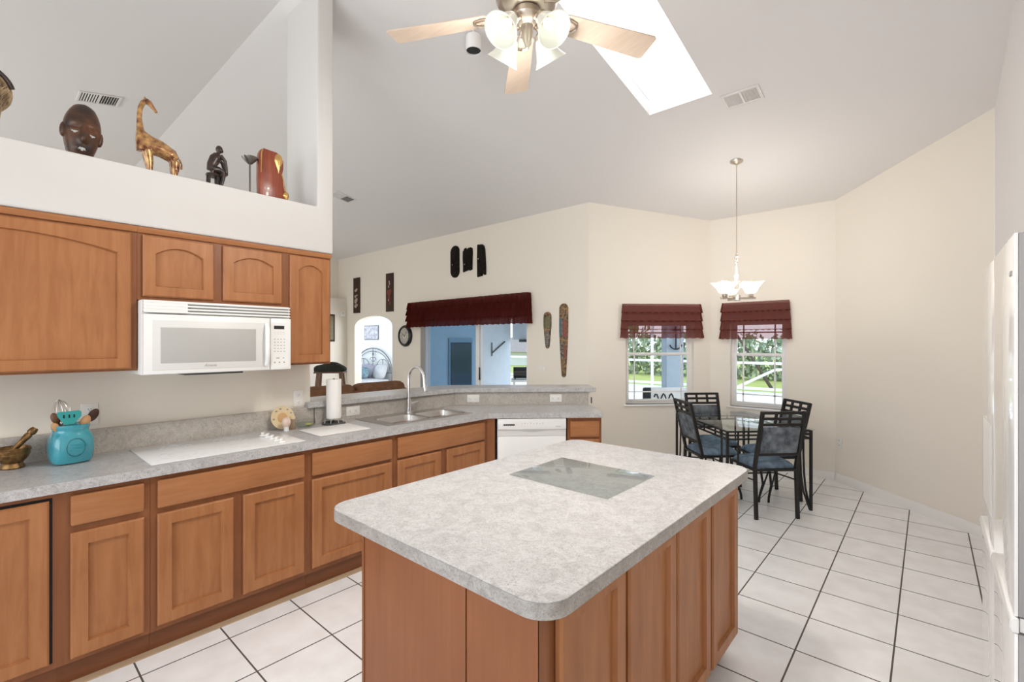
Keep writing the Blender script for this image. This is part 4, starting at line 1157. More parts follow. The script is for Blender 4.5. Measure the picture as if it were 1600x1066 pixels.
for k in range(4):
    an = VIEW + R(46 + 90 * k)
    dr = Vector((math.cos(an), math.sin(an), 0))
    p0_ = Vector((0, 0, -.04)) + dr * .045
    p1_ = Vector((0, 0, -.055)) + dr * .085
    axis = (dr * .62 + Vector((0, 0, -.78))).normalized()
    arm = part(MB().tube([p0_, p0_ + dr * .02 + Vector((0, 0, .006)), p1_], .009, 8).lathe([(.010, -.012), (.028, -.004), (.030, .014), (.020, .02)], 20, Matrix.Translation(p1_) @ axis.to_track_quat('Z', 'X').to_matrix().to_4x4()), 'lamp_arm', M['nickel'], fan)
    TM = Matrix.Translation(p1_ + axis * .006) @ axis.to_track_quat('Z', 'X').to_matrix().to_4x4()
    s_ = part(MB().lathe(shade_prof + [shade_prof[0]], 28, TM), 'lamp_shade', M['shade'], fan)
    part(MB().ball((0, 0, .06), .022, .022, .03, 14, TM), 'bulb', M['bulb'], s_)
    # each bell shade throws its bulb's light out of its open mouth
    l = bpy.data.lights.new('fan_lamp', 'SPOT'); l.energy = 25; l.color = (1, .95, .87); l.shadow_soft_size = .025
    l.spot_size = R(165); l.spot_blend = .6
    lo = bpy.data.objects.new('fan_lamp_light', l); COL.objects.link(lo); lo.parent = fan; lo.location = p1_ + axis * .15
    lo.rotation_euler = (-axis).to_track_quat('Z', 'X').to_euler()
l = bpy.data.lights.new('fan_glow', 'POINT'); l.energy = 15; l.color = (1, .95, .89); l.shadow_soft_size = .08
lo = bpy.data.objects.new('fan_glow_light', l); COL.objects.link(lo); lo.parent = fan; lo.location = (0, 0, -.40)

# ceiling-mounted items
def on_ceiling(x, y): return (x, y, ceil_z(y))
SLOPE = math.atan(.187)
sp = thing('ceiling_spotlight', 'white cylinder spotlight with a dark open end hanging from the ceiling', 'spotlight', on_ceiling(-2.50, 2.40))
part(MB().lathe([(.045, -.004), (.045, .02)], 20), 'mount', M['trim'], sp)
part(MB().tube([(0, 0, 0), (0, 0, -.05)], .008, 8), 'stem', M['trim'], sp)
part(MB().lathe([(0.0, -.045), (.05, -.047), (.056, -.055), (.058, -.16), (.054, -.16), (.05, -.09), (0, -.088)], 28), 'canister', M['trim'], sp)
part(MB().lathe([(0, -.148), (.0535, -.148), (.0535, -.150), (0, -.150)], 28), 'lens', M['black'], sp)

def vent(label, x0, x1, y0, y1, dark, nx):
    cx_, cy_ = (x0 + x1) / 2, (y0 + y1) / 2
    t = thing('ceiling_vent', label, 'vent', (cx_, cy_, ceil_z(cy_) - .0005)); t.rotation_euler = (-SLOPE if cy_ > RIDGE else SLOPE, 0, 0)
    W, H = (x1 - x0) / 2, (y1 - y0) / 2 / math.cos(SLOPE); f = .022
    mb = MB().box(-W, W, -H, -H + f, -.010, 0, .002).box(-W, W, H - f, H, -.010, 0, .002).box(-W, -W + f, -H + f, H - f, -.010, 0, .002).box(W - f, W, -H + f, H - f, -.010, 0, .002)
    part(mb, 'frame', M['vent'], t)
    part(MB().box(-W + f, W - f, -H + f, H - f, -.001, 0), 'duct_backing', M['ventd'] if dark else M['vent'], t)
    mb = MB()
    if W > H:
        mb.box(-.008, .008, -H + f, H - f, -.009, -.001)
        for i in range(nx): 
            x = -W + f + (2 * W - 2 * f) * (i + .5) / nx
            mb.box(-.001, .001, -H + f, H - f, -.010, .0, Mx=Matrix.Translation((x, 0, 0)) @ Matrix.Rotation(R(45 if x < 0 else -45), 4, 'Y') )
    else:
        mb.box(-W + f, W - f, -.008, .008, -.009, -.001)
        for i in range(nx):
            y = -H + f + (2 * H - 2 * f) * (i + .5) / nx
            mb.box(-W + f, W - f, -.001, .001, -.010, .0, Mx=Matrix.Translation((0, y, 0)) @ Matrix.Rotation(R(45 if y < 0 else -45), 4, 'X'))
    part(mb, 'louvres', M['vent'], t)
vent('white ceiling vent near the skylight', -1.268, -.982, 3.985, 4.168, False, 20)
vent('ceiling vent with dark slots seen above the carved face mask', -6.117, -5.848, 0.601, 0.916, True, 14)
vent('small ceiling vent beside the soffit post over the living room', -6.44, -6.20, 3.31, 3.62, True, 16)
vent('faint small ceiling vent nearest the far wall of the living room', -8.9, -8.55, 4.05, 4.35, False, 12)

# ------------------------------------------------------------------ PENDANT over the dining table
PX, PY = -1.434, 5.01
pd = thing('pendant_lamp', 'brushed nickel pendant lamp with flared frosted glass dishes over the dining table', 'pendant lamp', on_ceiling(PX, PY))
pz = ceil_z(PY)
part(MB().lathe([(0, -.035), (.012, -.034), (.03, -.025), (.058, -.012), (.062, .006)], 28), 'canopy', M['nickel'], pd)
part(MB().tube([(0, 0, -.03), (0, 0, 2.30 - pz)], .004, 8), 'rod', M['nickel'], pd)
mb = MB()
for k in range(3):
    z = 2.395 - pz - k * .03
    mb.tube([(.018 * math.cos(2 * PI * q / 14) * (1 if k % 2 else .3), .018 * math.cos(2 * PI * q / 14) * (.3 if k % 2 else 1), z + .02 * math.sin(2 * PI * q / 14)) for q in range(14)], .003, 5, True)
part(mb, 'chain_links', M['nickel'], pd)
part(MB().tube([(0, 0, 2.30 - pz), (0, 0, 2.14 - pz)], .004, 6).box(-.016, .016, -.016, .016, 2.06 - pz, 2.20 - pz, .003).box(-.028, .028, -.028, .028, 1.942 - pz, 2.0 - pz, .003), 'stem', M['nickel'], pd)
for k, an in enumerate((41.5 - 12, 41.5 + 192, 41.5 + 90)):
    dr = Vector((math.cos(R(an)), math.sin(R(an)), 0)); q_ = Matrix.Rotation(R(an), 4, 'Z')
    arm = part(MB().box(.02, .175, -.012, .012, 1.955 - pz, 1.975 - pz, .002, 1, q_).box(.112, .152, -.018, .018, 1.975 - pz, 2.005 - pz, .002, 1, q_), 'arm', M['nickel'], pd)
    mb = MB(); rings = []
    for (h, z) in ((.028, 2.008), (.044, 2.022), (.058, 2.060), (.094, 2.106), (.099, 2.112), (.095, 2.114), (.054, 2.064), (.036, 2.028)):
        rings.append([q_ @ Vector((.132 + h * c * 1.0, h * s_, z - pz + (.010 if abs(c * s_) > .5 and z > 2.09 else 0))) for c, s_ in ((1, -1), (1, 0), (1, 1), (0, 1), (-1, 1), (-1, 0), (-1, -1), (0, -1))])
    mb.loft(rings)
    part(mb, 'glass_dish', M['dish'], pd, sharp=30)
    l = bpy.data.lights.new('pendant_bulb', 'POINT'); l.energy = 5.5; l.color = (1, .93, .84); l.shadow_soft_size = .05
    lo = bpy.data.objects.new('pendant_light', l); COL.objects.link(lo); lo.parent = pd; lo.location = dr * .132 + Vector((0, 0, 2.26 - pz))

# ------------------------------------------------------------------ WALL DECORATIONS on the sliding-door wall
YW = YD - .0005
def plaque(label, x0, x1, z0, z1, kind):
    t = thing('wood_plaque', label, 'plaque', ((x0 + x1) / 2, YW, (z0 + z1) / 2), 0, 'tall wooden plaques above the arch')
    W, H = (x1 - x0) / 2, (z1 - z0) / 2
    part(MB().box(-W, W, -.022, 0, -H, H, .003), 'board', M['plaque'], t)
    mb = MB()
    if kind == 0:
        for (x, z, rx, rz) in ((-.02, .10, .04, .03), (.02, .12, .025, .03), (-.03, -.02, .035, .03), (.03, 0, .03, .02), (-.02, -.12, .05, .05), (.02, -.09, .035, .04), (-.02, -.22, .05, .04), (.03, -.20, .03, .03)): mb.ball((x, -.024, z), rx, .006, rz, 10)
        part(mb, 'inlay', M['shell'], t, 'pale shell inlay')
    else:
        for (x, z, rx, rz) in ((0, -.02, .05, .06), (.03, .02, .04, .04), (-.03, 0, .04, .05), (0, -.1, .035, .05), (.02, -.2, .02, .04)): mb.ball((x, -.024, z), rx, .006, rz, 10)
        part(mb, 'painted_flower', M['redpaint'], t, 'red painted flower')
        mb = MB()
        for (x, z) in ((0, .20), (.01, .16), (-.02, .11), (-.02, -.14)): mb.ball((x, -.024, z), .02, .005, .025, 8)
        part(mb, 'painted_leaves', M['shell'], t)
plaque('tall dark wood plaque with pale inlay above the arch', -8.915, -8.675, 2.125, 2.85, 0)
plaque('tall dark wood plaque with a red painted flower above the arch', -7.735, -7.505, 2.105, 2.83, 1)

ck_ = thing('wall_clock', 'round black rimmed clock beside the arch', 'clock', (-7.124, YW, 1.641), 0)
RX = Matrix.Rotation(R(90), 4, 'X')
part(MB().lathe([(.0, 0.0), (.195, 0), (.197, .02), (.18, .05), (.155, .06), (.145, .03), (0, .028)], 40, RX), 'rim', M['black'], ck_)
fcp = part(MB().lathe([(0, .029), (.146, .029), (.146, .032), (0, .032)], 40, RX), 'dial', M['clockface'], ck_)
mb = MB()
for k in range(12):
    a_ = R(30 * k); mb.box(-.006, .006, -.0345, -.032, .095, .13, Mx=Matrix.Rotation(a_, 4, 'Y'))
mb.tube([(.075 * math.cos(2 * PI * q / 32), -.033, .075 * math.sin(2 * PI * q / 32)) for q in range(32)], .003, 5, True)
part(mb, 'hour_marks', M['grey'], fcp)
mb = MB().box(-.005, .005, -.037, -.035, -.015, .07, Mx=Matrix.Rotation(R(-60), 4, 'Y')).box(-.004, .004, -.037, -.035, -.02, .10, Mx=Matrix.Rotation(R(40), 4, 'Y'))
part(mb, 'hands', M['black'], fcp)


def slab_dome(pts, d, name, m, parent, segs=3):
    cx_ = sum(p[0] for p in pts) / len(pts); cz = sum(p[1] for p in pts) / len(pts)
    rings = [[(p[0], 0, p[1]) for p in pts]]
    for s, y in ((1.0, -.35 * d), (.86, -.75 * d), (.6, -.95 * d), (.2, -d)):
        rings.append([(cx_ + (p[0] - cx_) * s, y, cz + (p[1] - cz) * (1 - (1 - s) * .6)) for p in pts])
    return part(MB().loft(rings), name, m, parent, sharp=60)

# three black carved masks
t = thing('carved_mask', 'long rounded black wooden mask, first of the three above the valance', 'mask', (-5.775, YW, 2.838), 0, 'black masks above the valance')
pts = [(.100 * math.cos(R(a_)), (.165 if math.sin(R(a_)) > 0 else -.165) + .095 * math.sin(R(a_))) for a_ in range(0, 360, 15)]
slab_dome(pts, .05, 'mask_body', M['maskblack'], t)
part(MB().tube([(-.085, -.03, -.02), (-.03, -.055, .01), (.0, -.058, .045)], .006, 6).ball((.005, -.05, -.03), .018, .02, .055, 10).ball((.0, -.05, -.10), .035, .012, .012, 10), 'face_relief', M['maskblack'], t)
part(MB().ball((-.005, -.062, -.055), .010, .006, .012, 8), 'inlay', M['shell'], t)
t = thing('carved_mask', 'short notched black wooden mask with a lined brow, middle of the three', 'mask', (-5.475, YW, 2.835), 0, 'black masks above the valance')
pts = [(-.10, -.19), (-.06, -.18), (.02, -.165), (.05, -.175), (.10, -.165), (.105, -.02), (.11, .10), (.105, .17), (.07, .19), (.02, .185), (-.01, .165), (-.03, .16), (-.04, .195), (-.07, .19), (-.08, .165), (-.105, .15), (-.11, .02), (-.10, -.08)]
slab_dome(pts, .045, 'mask_body', M['maskblack'], t)
mb = MB()
for z in (.03, .0, -.03): mb.tube([(-.06, -.046, z), (0, -.05, z + .006), (.06, -.046, z + .012)], .005, 6)
mb.ball((-.0, -.045, -.07), .016, .022, .03, 10).ball((0, -.04, -.13), .04, .014, .012, 10)
part(mb, 'face_relief', M['maskblack'], t)
part(MB().ball((-.02, -.052, -.075), .024, .006, .010, 8), 'inlay', M['shell'], t)
t = thing('carved_mask', 'tall black wooden mask with a straight edge and split foot, last of the three', 'mask', (-5.165, YW, 2.79), 0, 'black masks above the valance')
pts = [(-.085, -.25), (.02, -.24), (.035, -.16), (.055, -.16), (.065, -.23), (.095, -.225), (.095, -.10), (.085, .05), (.075, .16), (.055, .22), (.02, .245), (-.04, .25), (-.085, .255), (-.09, .05)]
slab_dome(pts, .05, 'mask_body', M['maskblack'], t)
part(MB().ball((-.01, -.05, -.01), .018, .025, .05, 10).tube([(-.06, -.045, .04), (-.01, -.055, .05), (.05, -.045, .03)], .007, 6).ball((-.005, -.045, -.09), .035, .015, .012, 10).ball((.045, -.045, .0), .02, .012, .012, 8), 'face_relief', M['maskblack'], t)
part(MB().ball((-.01, -.072, .018), .014, .007, .012, 8), 'inlay', M['shell'], t)


def long_mask(label, x, z0, z1, w, bands):
    t = thing('painted_mask', label, 'mask', (x, YW, z0), 0, 'long painted masks beside the sliding door')
    H = z1 - z0
    cap = w / H; bot = .45 * w / H
    def hw_(s):  # s 0 bottom..1 top, both ends rounded
        h = w * (.42 + .58 * min(1, s / .62) ** .8)
        if s > 1 - cap: h *= math.sqrt(max(0.0, 1 - ((s - 1 + cap) / cap) ** 2)) * .96 + .04
        if s < bot: h *= math.sqrt(max(0.0, 1 - ((bot - s) / bot) ** 2)) * .9 + .1
        return h
    def dp_(s): return .035 * hw_(s) / w
    def strip(s0, s1, u0, u1, lift):
        mb = MB(); N = 10; K = 8
        rows = []
        for i in range(N + 1):
            s = s0 + (s1 - s0) * i / N; h = hw_(s)
            rows.append([mb.bm.verts.new((h * (u0 + (u1 - u0) * k / K), -dp_(s) * math.sqrt(max(0, 1 - (u0 + (u1 - u0) * k / K) ** 2)) - .006 - lift, H * s)) for k in range(K + 1)])
        for a_, b_ in zip(rows, rows[1:]):
            for k in range(K): mb.bm.faces.new((a_[k], a_[k + 1], b_[k + 1], b_[k]))
        return mb
    rings = []
    for s in [q * bot / 6 for q in range(6)] + [bot + (1 - cap - bot) * q / 14 for q in range(14)] + [1 - cap + cap * (1 - (1 - q / 8) ** 2) for q in range(9)]:
        h = hw_(s); d = dp_(s)
        rings.append([(h * math.cos(R(q)), -(d * math.sin(R(q)) + .006 if 0 < q < 180 else 0), H * s) for q in (0, 20, 45, 70, 90, 110, 135, 160, 180)])
    part(MB().loft(rings), 'mask_body', M['paint_tan'], t, sharp=70)
    for (s0, s1, u0, u1, m, nm) in bands: part(strip(s0, s1, u0, u1, .0015), nm, M[m], t, sharp=70)
    return t
long_mask('short tapering painted mask beside the sliding door', -3.893, 1.44, 1.94, .063, [(.56, .86, -.95, .95, 'paint_green', 'painted_brow'), (.05, .45, -.9, .9, 'paint_grey', 'painted_chin')])
long_mask('long tapering painted mask with red and blue fields beside the sliding door', -3.623, 1.06, 2.04, .070, [(.56, .80, -.95, -.05, 'paint_blue', 'painted_panel'), (.54, .78, .1, .95, 'paint_red', 'painted_panel'), (.26, .42, .3, .95, 'paint_red', 'painted_panel'), (.25, .48, -.9, .2, 'paint_grey', 'painted_panel')])

# things on the plant-shelf wall
t = thing('wall_picture', 'narrow dark framed picture on the wall beyond the cabinets', 'picture', (-9.199, 4.73, 1.82), 90)
part(MB().box(-.12, .12, -.03, -.0005, -.28, .28, .004), 'frame', M['plaque'], t)
part(MB().box(-.085, .085, -.032, -.029, -.245, .245), 'print', M['paint_green'], t)
t = thing('thermostat', 'small white thermostat in the corner of the living room wall', 'thermostat', (-9.199, 5.03, 2.12), 90)
part(MB().box(-.045, .045, -.03, -.0005, -.055, .055, .006), 'case', M['plate'], t)
part(MB().box(-.02, .02, -.032, -.029, .0, .025), 'display', M['lgrey'], t)

# ------------------------------------------------------------------ LIVING ROOM: sofa and stand
sf = thing('sofa', 'brown suede sofa with its back to the bar counter', 'sofa', (-6.05, 3.3, 0), 90)
part(MB().box(-.84, .84, -.40, .42, .08, .42, .04, 3), 'base', M['sofa'], sf)
part(MB().box(-.80, .80, -.44, -.20, .30, .88, .05, 3), 'back_frame', M['sofa'], sf)
for s in (-1, 1): part(MB().box(s * .64, s * .86, -.42, .45, .08, .66, .06, 3), 'arm', M['sofa'], sf)
for x0, x1 in ((-.80, .01), (.02, .80)):
    part(MB().box(x0, x1, -.40, -.14, .62, .967, .09, 4), 'back_cushion', M['sofa'], sf, sharp=60)
    part(MB().box(max(x0, -.63), min(x1, .63), -.16, .44, .42, .56, .05, 3), 'seat_cushion', M['sofa'], sf, sharp=60)
for sx in (-.75, .75):
    for sy in (-.35, .36): part(MB().lathe([(.02, .001), (.028, .08)], 12, Matrix.Translation((sx, sy, 0))), 'foot', M['standwood'], sf)

st = thing('wooden_stand', 'brown wooden slanted leg stand beyond the sofa', 'stand', (-7.6, 3.94, 0), 48)
for sx in (-1, 1):
    for sy in (-1, 1):
        part(MB().bar((sx * .27, sy * .16, .001), (sx * .18, sy * .07, 1.02), .05, .035), 'leg', M['standwood'], st)
part(MB().box(-.24, .24, -.14, .14, 1.005, 1.03), 'top', M['standwood'], st)
part(MB().bar((-.245, -.13, .35), (.245, -.13, .35), .03).bar((-.245, .13, .35), (.245, .13, .35), .03), 'rail', M['standwood'], st)
mb = MB(); rnd = random.Random(11)
rings = []
for (s, z) in ((.96, 0), (1.0, .03), (.98, .075), (.85, .105), (.45, .128), (.1, .135)):
    ring = []
    for q in range(36):
        th = 2 * PI * q / 36
        e = .45
        x = .255 * s * math.copysign(abs(math.cos(th)) ** e, math.cos(th)); y = .16 * s * math.copysign(abs(math.sin(th)) ** e, math.sin(th))
        ring.append((x, y, z + (.012 * math.sin(5 * x / .255) + .02 * math.cos(3 * x / .255)) * (z / .135) ** 1.0 + rnd.uniform(-.003, .003)))
    rings.append(ring)
mb.loft(rings)
solo(mb, 'folded_blanket', M['greencloth'], 'dark green fabric bundle on the wooden stand beyond the sofa', 'blanket', (-7.6, 3.94, 1.031), 48, sharp=60)

# ------------------------------------------------------------------ BEDROOM through the arch
BYB = 6.9
struct(MB().box(-12.9, -7.1, BYB, BYB + .1, 0, 2.6), 'wall_bedroom_back', M['bedw'])
struct(MB().box(-12.9, -12.8, YD + .16, BYB, 0, 2.6), 'wall_bedroom_left', M['bedw'])
struct(MB().box(-6.95, -6.78, YD + .17, 7.62, 0, 2.61), 'wall_lanai', M['stuccow'])
struct(MB().box(-12.9, -6.97, YD + .17, BYB + .1, 2.6, 2.7), 'ceiling_bedroom', M['bedw'])
struct(MB().box(-12.9, -10.2, YD, BYB + .1, -.12, 0).box(-10.2, -7.1, 6.5, BYB + .1, -.12, 0), 'floor_bedroom', M['deck'])
# framed picture over the bed: pale dancers print as a generic blotch
t = thing('framed_picture', 'pale picture in a thin grey frame over the iron headboard', 'picture', (-11.08, BYB - .001, 1.78), 0)
part(MB().box(-.335, .335, -.02, 0, -.19, .19), 'frame', M['greyiron'], t)
part(MB().box(-.315, .315, -.023, -.019, -.17, .17), 'print', M['art'], t)
bd = thing('iron_bed', 'bed with a grey scrolled iron headboard in the bedroom through the arch', 'bed', (-10.93, BYB - .06, 0), 0)
mb = MB()
HWd, HB = .86, 1.0
def arc(hw_, zb, h, n=24): return [(hw_ * math.cos(PI - PI * i / n), 0, zb + h * math.sin(PI - PI * i / n)) for i in range(n + 1)]
mb.tube([(-HWd, 0, 0)] + arc(HWd, .80, .57) + [(HWd, 0, 0)], .014, 8)
mb.tube(arc(HWd - .07, .80, .49), .009, 6)
part(mb, 'headboard_frame', M['greyiron'], bd)
mb = MB()
for s in (-1, 1):
    mb.tube([(s * .45 + .30 * math.cos(R(a_)), 0, .82 + .27 * math.sin(R(a_))) for a_ in range(0, 181, 12)], .008, 6)
    mb.tube([(s * .05 + s * .09 * (1 - a_ / 420) * math.cos(R(a_)), 0, 1.06 + .09 * (1 - a_ / 420) * math.sin(R(a_))) for a_ in range(0, 400, 20)], .007, 6)
    mb.tube([(s * .20 + s * .10 * (1 - a_ / 420) * math.cos(R(a_)), 0, .88 + .09 * (1 - a_ / 420) * math.sin(R(a_))) for a_ in range(0, 400, 20)], .007, 6)
    mb.tube([(s * .45, 0, .6), (s * .45, 0, 1.08)], .008, 6)
mb.tube([(0, 0, .6), (0, 0, 1.36)], .009, 6).tube([(-HWd, 0, .75), (HWd, 0, .75)], .009, 6).ball((0, 0, 1.22), .03, .02, .05, 10)
part(mb, 'headboard_scrolls', M['greyiron'], bd)
part(MB().box(-.85, .85, -1.3, -.04, .25, .60, .06, 3), 'mattress', M['bedsheet'], bd)
part(MB().box(-.86, .86, -1.3, -.05, .02, .25), 'bed_base', M['bedsheet'], bd)
def pillow(label, x, y, z, hx, hz, m, tilt=-20):
    mb = MB(); Mx = Matrix.Rotation(R(tilt), 4, 'X')
    rings = []
    for s, yy in ((.9, -.01), (1, -.03), (.95, -.07), (.7, -.10), (.25, -.115)):
        rings.append([Mx @ Vector((hx * s * math.copysign(abs(math.cos(2 * PI * q / 28)) ** .55, math.cos(2 * PI * q / 28)), yy, hz * s * math.copysign(abs(math.sin(2 * PI * q / 28)) ** .55, math.sin(2 * PI * q / 28)))) for q in range(28)])
    mb.loft(rings); solo(mb, 'pillow', m, label, 'pillow', (x, y, z), 0, 'pillows on the iron bed', sharp=60)
pillow('wide lilac grey pillow against the iron headboard', -11.08, BYB - .14, .76, .36, .19, M['bedpurple'])
pillow('pale pillow against the iron headboard, beside the lilac one', -10.42, BYB - .14, .76, .26, .20, M['bedsheet'])
pillow('blue patterned cushion at the middle front of the bed', -10.75, BYB - .42, .74, .26, .15, M['bedblue'])
pillow('blue patterned cushion at the near side of the arch jamb', -11.42, BYB - .42, .76, .26, .18, M['bedblue'])

# ------------------------------------------------------------------ DINING TABLE AND CHAIRS
TC = Vector((-1.46, 5.097, 0))
tb = thing('dining_table', 'glass topped dining table on black iron legs in the bay', 'table', TC, -45)
TW, TH_ = .575, .415
part(MB().box(-TW, TW, -TH_, TH_, .732, .742, .003, 2), 'glass_top', M['tableglass'], tb)
mb = MB(); ax, ay = TW - .025, TH_ - .025
for z in (.722, .690, .655):
    mb.bar((-ax, -ay, z), (ax, -ay, z), .014).bar((-ax, ay, z), (ax, ay, z), .014).bar((-ax, -ay, z), (-ax, ay, z), .014).bar((ax, -ay, z), (ax, ay, z), .014)
for k in range(1, 5):
    x = -ax + 2 * ax * k / 5
    for s in (-1, 1): mb.box(x - .006, x + .006, s * ay - .006, s * ay + .006, .648, .728)
for k in range(1, 4):
    y = -ay + 2 * ay * k / 4
    for s in (-1, 1): mb.box(s * ax - .006, s * ax + .006, y - .006, y + .006, .648, .728)
part(mb, 'apron_rails', M['iron'], tb)
for sx in (-1, 1):
    for sy in (-1, 1):
        mb = MB(); cx_, cy_ = sx * ax, sy * ay
        mb.bar((cx_, cy_, 0.001), (cx_, cy_, .728), .020)
        for (ox, oy) in ((-sx * .10, 0), (0, -sy * .10)):
            pts = [(cx_ + ox, cy_ + oy, .728), (cx_ + ox, cy_ + oy, .50), (cx_ + ox * .92, cy_ + oy * .92, .32), (cx_ + ox * .72, cy_ + oy * .72, .18), (cx_ + ox * .12, cy_ + oy * .12, .012)]
            mb.tube(pts, .009, 8)
        part(mb, 'leg', M['iron'], tb)


def chair(label):
    t = thing('dining_chair', label, 'chair', (0, 0, 0), 0, 'iron dining chairs')
    W = .185
    # rear posts
    def yb(z): return .19 + (.02 * (1 - z / .45) if z < .45 else .115 * ((z - .45) / .49))
    for s in (-1, 1):
        mb = MB()
        for a_, b_ in ((0.001, .25), (.25, .45), (.45, .70), (.70, .94)): mb.bar((s * W, yb(a_), a_), (s * W, yb(b_), b_), .026, .026)
        part(mb, 'rear_leg', M['iron'], t)
        mb = MB().tube([(s * W, -.185, .43), (s * W, -.185, .30), (s * W, -.165, .17), (s * (W - .0), -.20, .05), (s * W, -.205, .001)], .011, 8)
        mb.tube([(s * W, -.09, .43), (s * W, -.10, .32), (s * W, -.145, .20), (s * W, -.196, .06)], .008, 8)
        part(mb, 'front_leg', M['iron'], t)
    mb = MB()
    for z in (.93, .878, .826): mb.bar((-W, yb(z), z), (W, yb(z), z), .02, .024)
    for x in (-W / 3, W / 3): mb.bar((x, yb(.93), .93), (x, yb(.826), .826), .02, .018)
    part(mb, 'back_grid', M['iron'], t)
    part(MB().bar((-W, yb(.56), .56), (W, yb(.56), .56), .02, .022), 'back_rail', M['iron'], t)
    rings = []
    y1, y2 = yb(.578), yb(.806)
    mb = MB()
    n_ = Vector((0, -(.806 - .578), (y2 - y1))).normalized()
    mb.box(-W + .02, W - .02, -.012, .012, 0, .235, .008, 2, Matrix.Translation((0, y1, .575)) @ Matrix.Rotation(-math.atan2(y2 - y1, .228), 4, 'X'))
    part(mb, 'back_pad', M['pad'], t)
    mb = MB()
    for a_, b_ in (((-W, -.185, .42), (W, -.185, .42)), ((-W, .195, .42), (W, .195, .42)), ((-W, -.185, .42), (-W, .195, .42)), ((W, -.185, .42), (W, .195, .42))): mb.bar(a_, b_, .022, .02)
    part(mb, 'seat_frame', M['iron'], t)
    mb = MB().tube([(-W, .19, .33), (-W, -.11, .31)], .007, 6).tube([(W, .19, .33), (W, -.11, .31)], .007, 6).tube([(-W, -.11, .31), (W, -.11, .31)], .007, 6)
    part(mb, 'stretcher', M['iron'], t)
    # tufted cushion
    mb = MB(); N = 28; top = []; SW, SD = .195, .195
    def cz(u, v):
        e = (1 - u ** 4) * (1 - v ** 4); h = .062 * max(0, e) ** .4
        for (a_, b_) in ((-.45, -.45), (.45, -.45), (-.45, .45), (.45, .45), (0, 0)): h -= .022 * math.exp(-(((u - a_) ** 2 + (v - b_) ** 2) / .022))
        return .433 + max(0.002, h)
    def mp_(u, v):
        r_ = .93 + .07 * (1 - (u * u) * (v * v))
        return u * SW * r_, v * SD * r_ - .0
    g = [[mb.bm.verts.new((*mp_(-1 + 2 * i / N, -1 + 2 * j / N), cz(-1 + 2 * i / N, -1 + 2 * j / N))) for i in range(N + 1)] for j in range(N + 1)]
    for j in range(N):
        for i in range(N): mb.bm.faces.new((g[j][i], g[j][i + 1], g[j + 1][i + 1], g[j + 1][i]))
    bd_ = [g[0][i] for i in range(N + 1)] + [g[j][N] for j in range(1, N + 1)] + [g[N][i] for i in range(N - 1, -1, -1)] + [g[j][0] for j in range(N - 1, 0, -1)]
    lo_ = [mb.bm.verts.new((v.co.x * .97, v.co.y * .97, .431)) for v in bd_]
    k = len(bd_)
    for i in range(k): mb.bm.faces.new((bd_[(i + 1) % k], bd_[i], lo_[i], lo_[(i + 1) % k]))
    mb.bm.faces.new(lo_)
    bmesh.ops.recalc_face_normals(mb.bm, faces=mb.bm.faces[:])
    part(mb, 'seat_cushion', M['navy'], t, sharp=80)
    return t


c_ = chair('iron dining chair nearest the kitchen island, its padded back to the camera')
def table_pt(x, y): return TC + Vector((.70711 * x + .70711 * y, -.70711 * x + .70711 * y, 0))
c_.location = table_pt(.52, -.045); c_.rotation_euler = (0, 0, R(-135))
dup(c_, table_pt(.03, -.275), 135, 'iron dining chair seen from its side, between the table and the kitchen counter')
dup(c_, table_pt(-.365, -.05), 45, 'iron dining chair facing the camera below the bay window with the column')
dup(c_, table_pt(.12, .255), -45, 'iron dining chair behind the near chair, against the window under the pendant')

# ------------------------------------------------------------------ OUTSIDE
GZ = -.10
struct(MB().box(-16, 6, 5.9, 16.9, GZ - .1, GZ), 'floor_pool_deck', M['deck'])
struct(MB().box(-70, 60, 16.9, 80, GZ - .12, GZ - .02), 'floor_lawn', M['grass'])
struct(MB().box(-40, -16, 5, 16.9, GZ - .12, GZ - .02), 'floor_lawn_side', M['grass'])
# lanai roof, its column
struct(MB().prism([(-6.94, 5.31), (-3.42, 5.31), (-2.92, 5.81), (-2.92, 8.1), (-6.94, 8.1)], 2.62, 2.75, 'z'), 'ceiling_lanai', M['stuccow'])
struct(MB().prism([(-6.78, 5.31), (-3.42, 5.31), (-2.83, 5.90), (-6.78, 5.90)], GZ - .1, GZ, 'z'), 'floor_lanai', M['deck'])
pc = thing('lanai_column', 'grey square lanai column seen through the first bay window', 'column', (-3.26, 7.80, GZ), 41)
part(MB().box(-.14, .14, -.14, .14, 0, 2.72), 'shaft', M['stucco'], pc)
part(MB().box(-.16, .16, -.16, .16, 0, .12), 'plinth', M['stuccow'], pc)
t = thing('anchor_ornament', 'black anchor ornament hanging on the grey lanai column', 'ornament', Vector((-3.26, 7.80, 1.62)) + Vector((.662, -.749, 0)) * .0 + Vector((math.sin(R(41)), -math.cos(R(41)), 0)) * .175, 41)
mb = MB().box(-.012, .012, -.012, .0, -.20, .16).box(-.006, .006, -.006, .034, .14, .152).box(-.06, .06, -.012, 0, .10, .118)
mb.tube([(.10 * math.sin(R(a_)), -.006, -.12 - .09 * math.cos(R(a_))) for a_ in range(-80, 81, 10)], .012, 8)
part(mb, 'shank_and_arms', M['black'], t)
mb = MB().tube([(.025 * math.cos(2 * PI * q / 16), -.006, .185 + .025 * math.sin(2 * PI * q / 16)) for q in range(16)], .006, 6, True)
part(mb, 'ring', M['black'], t)
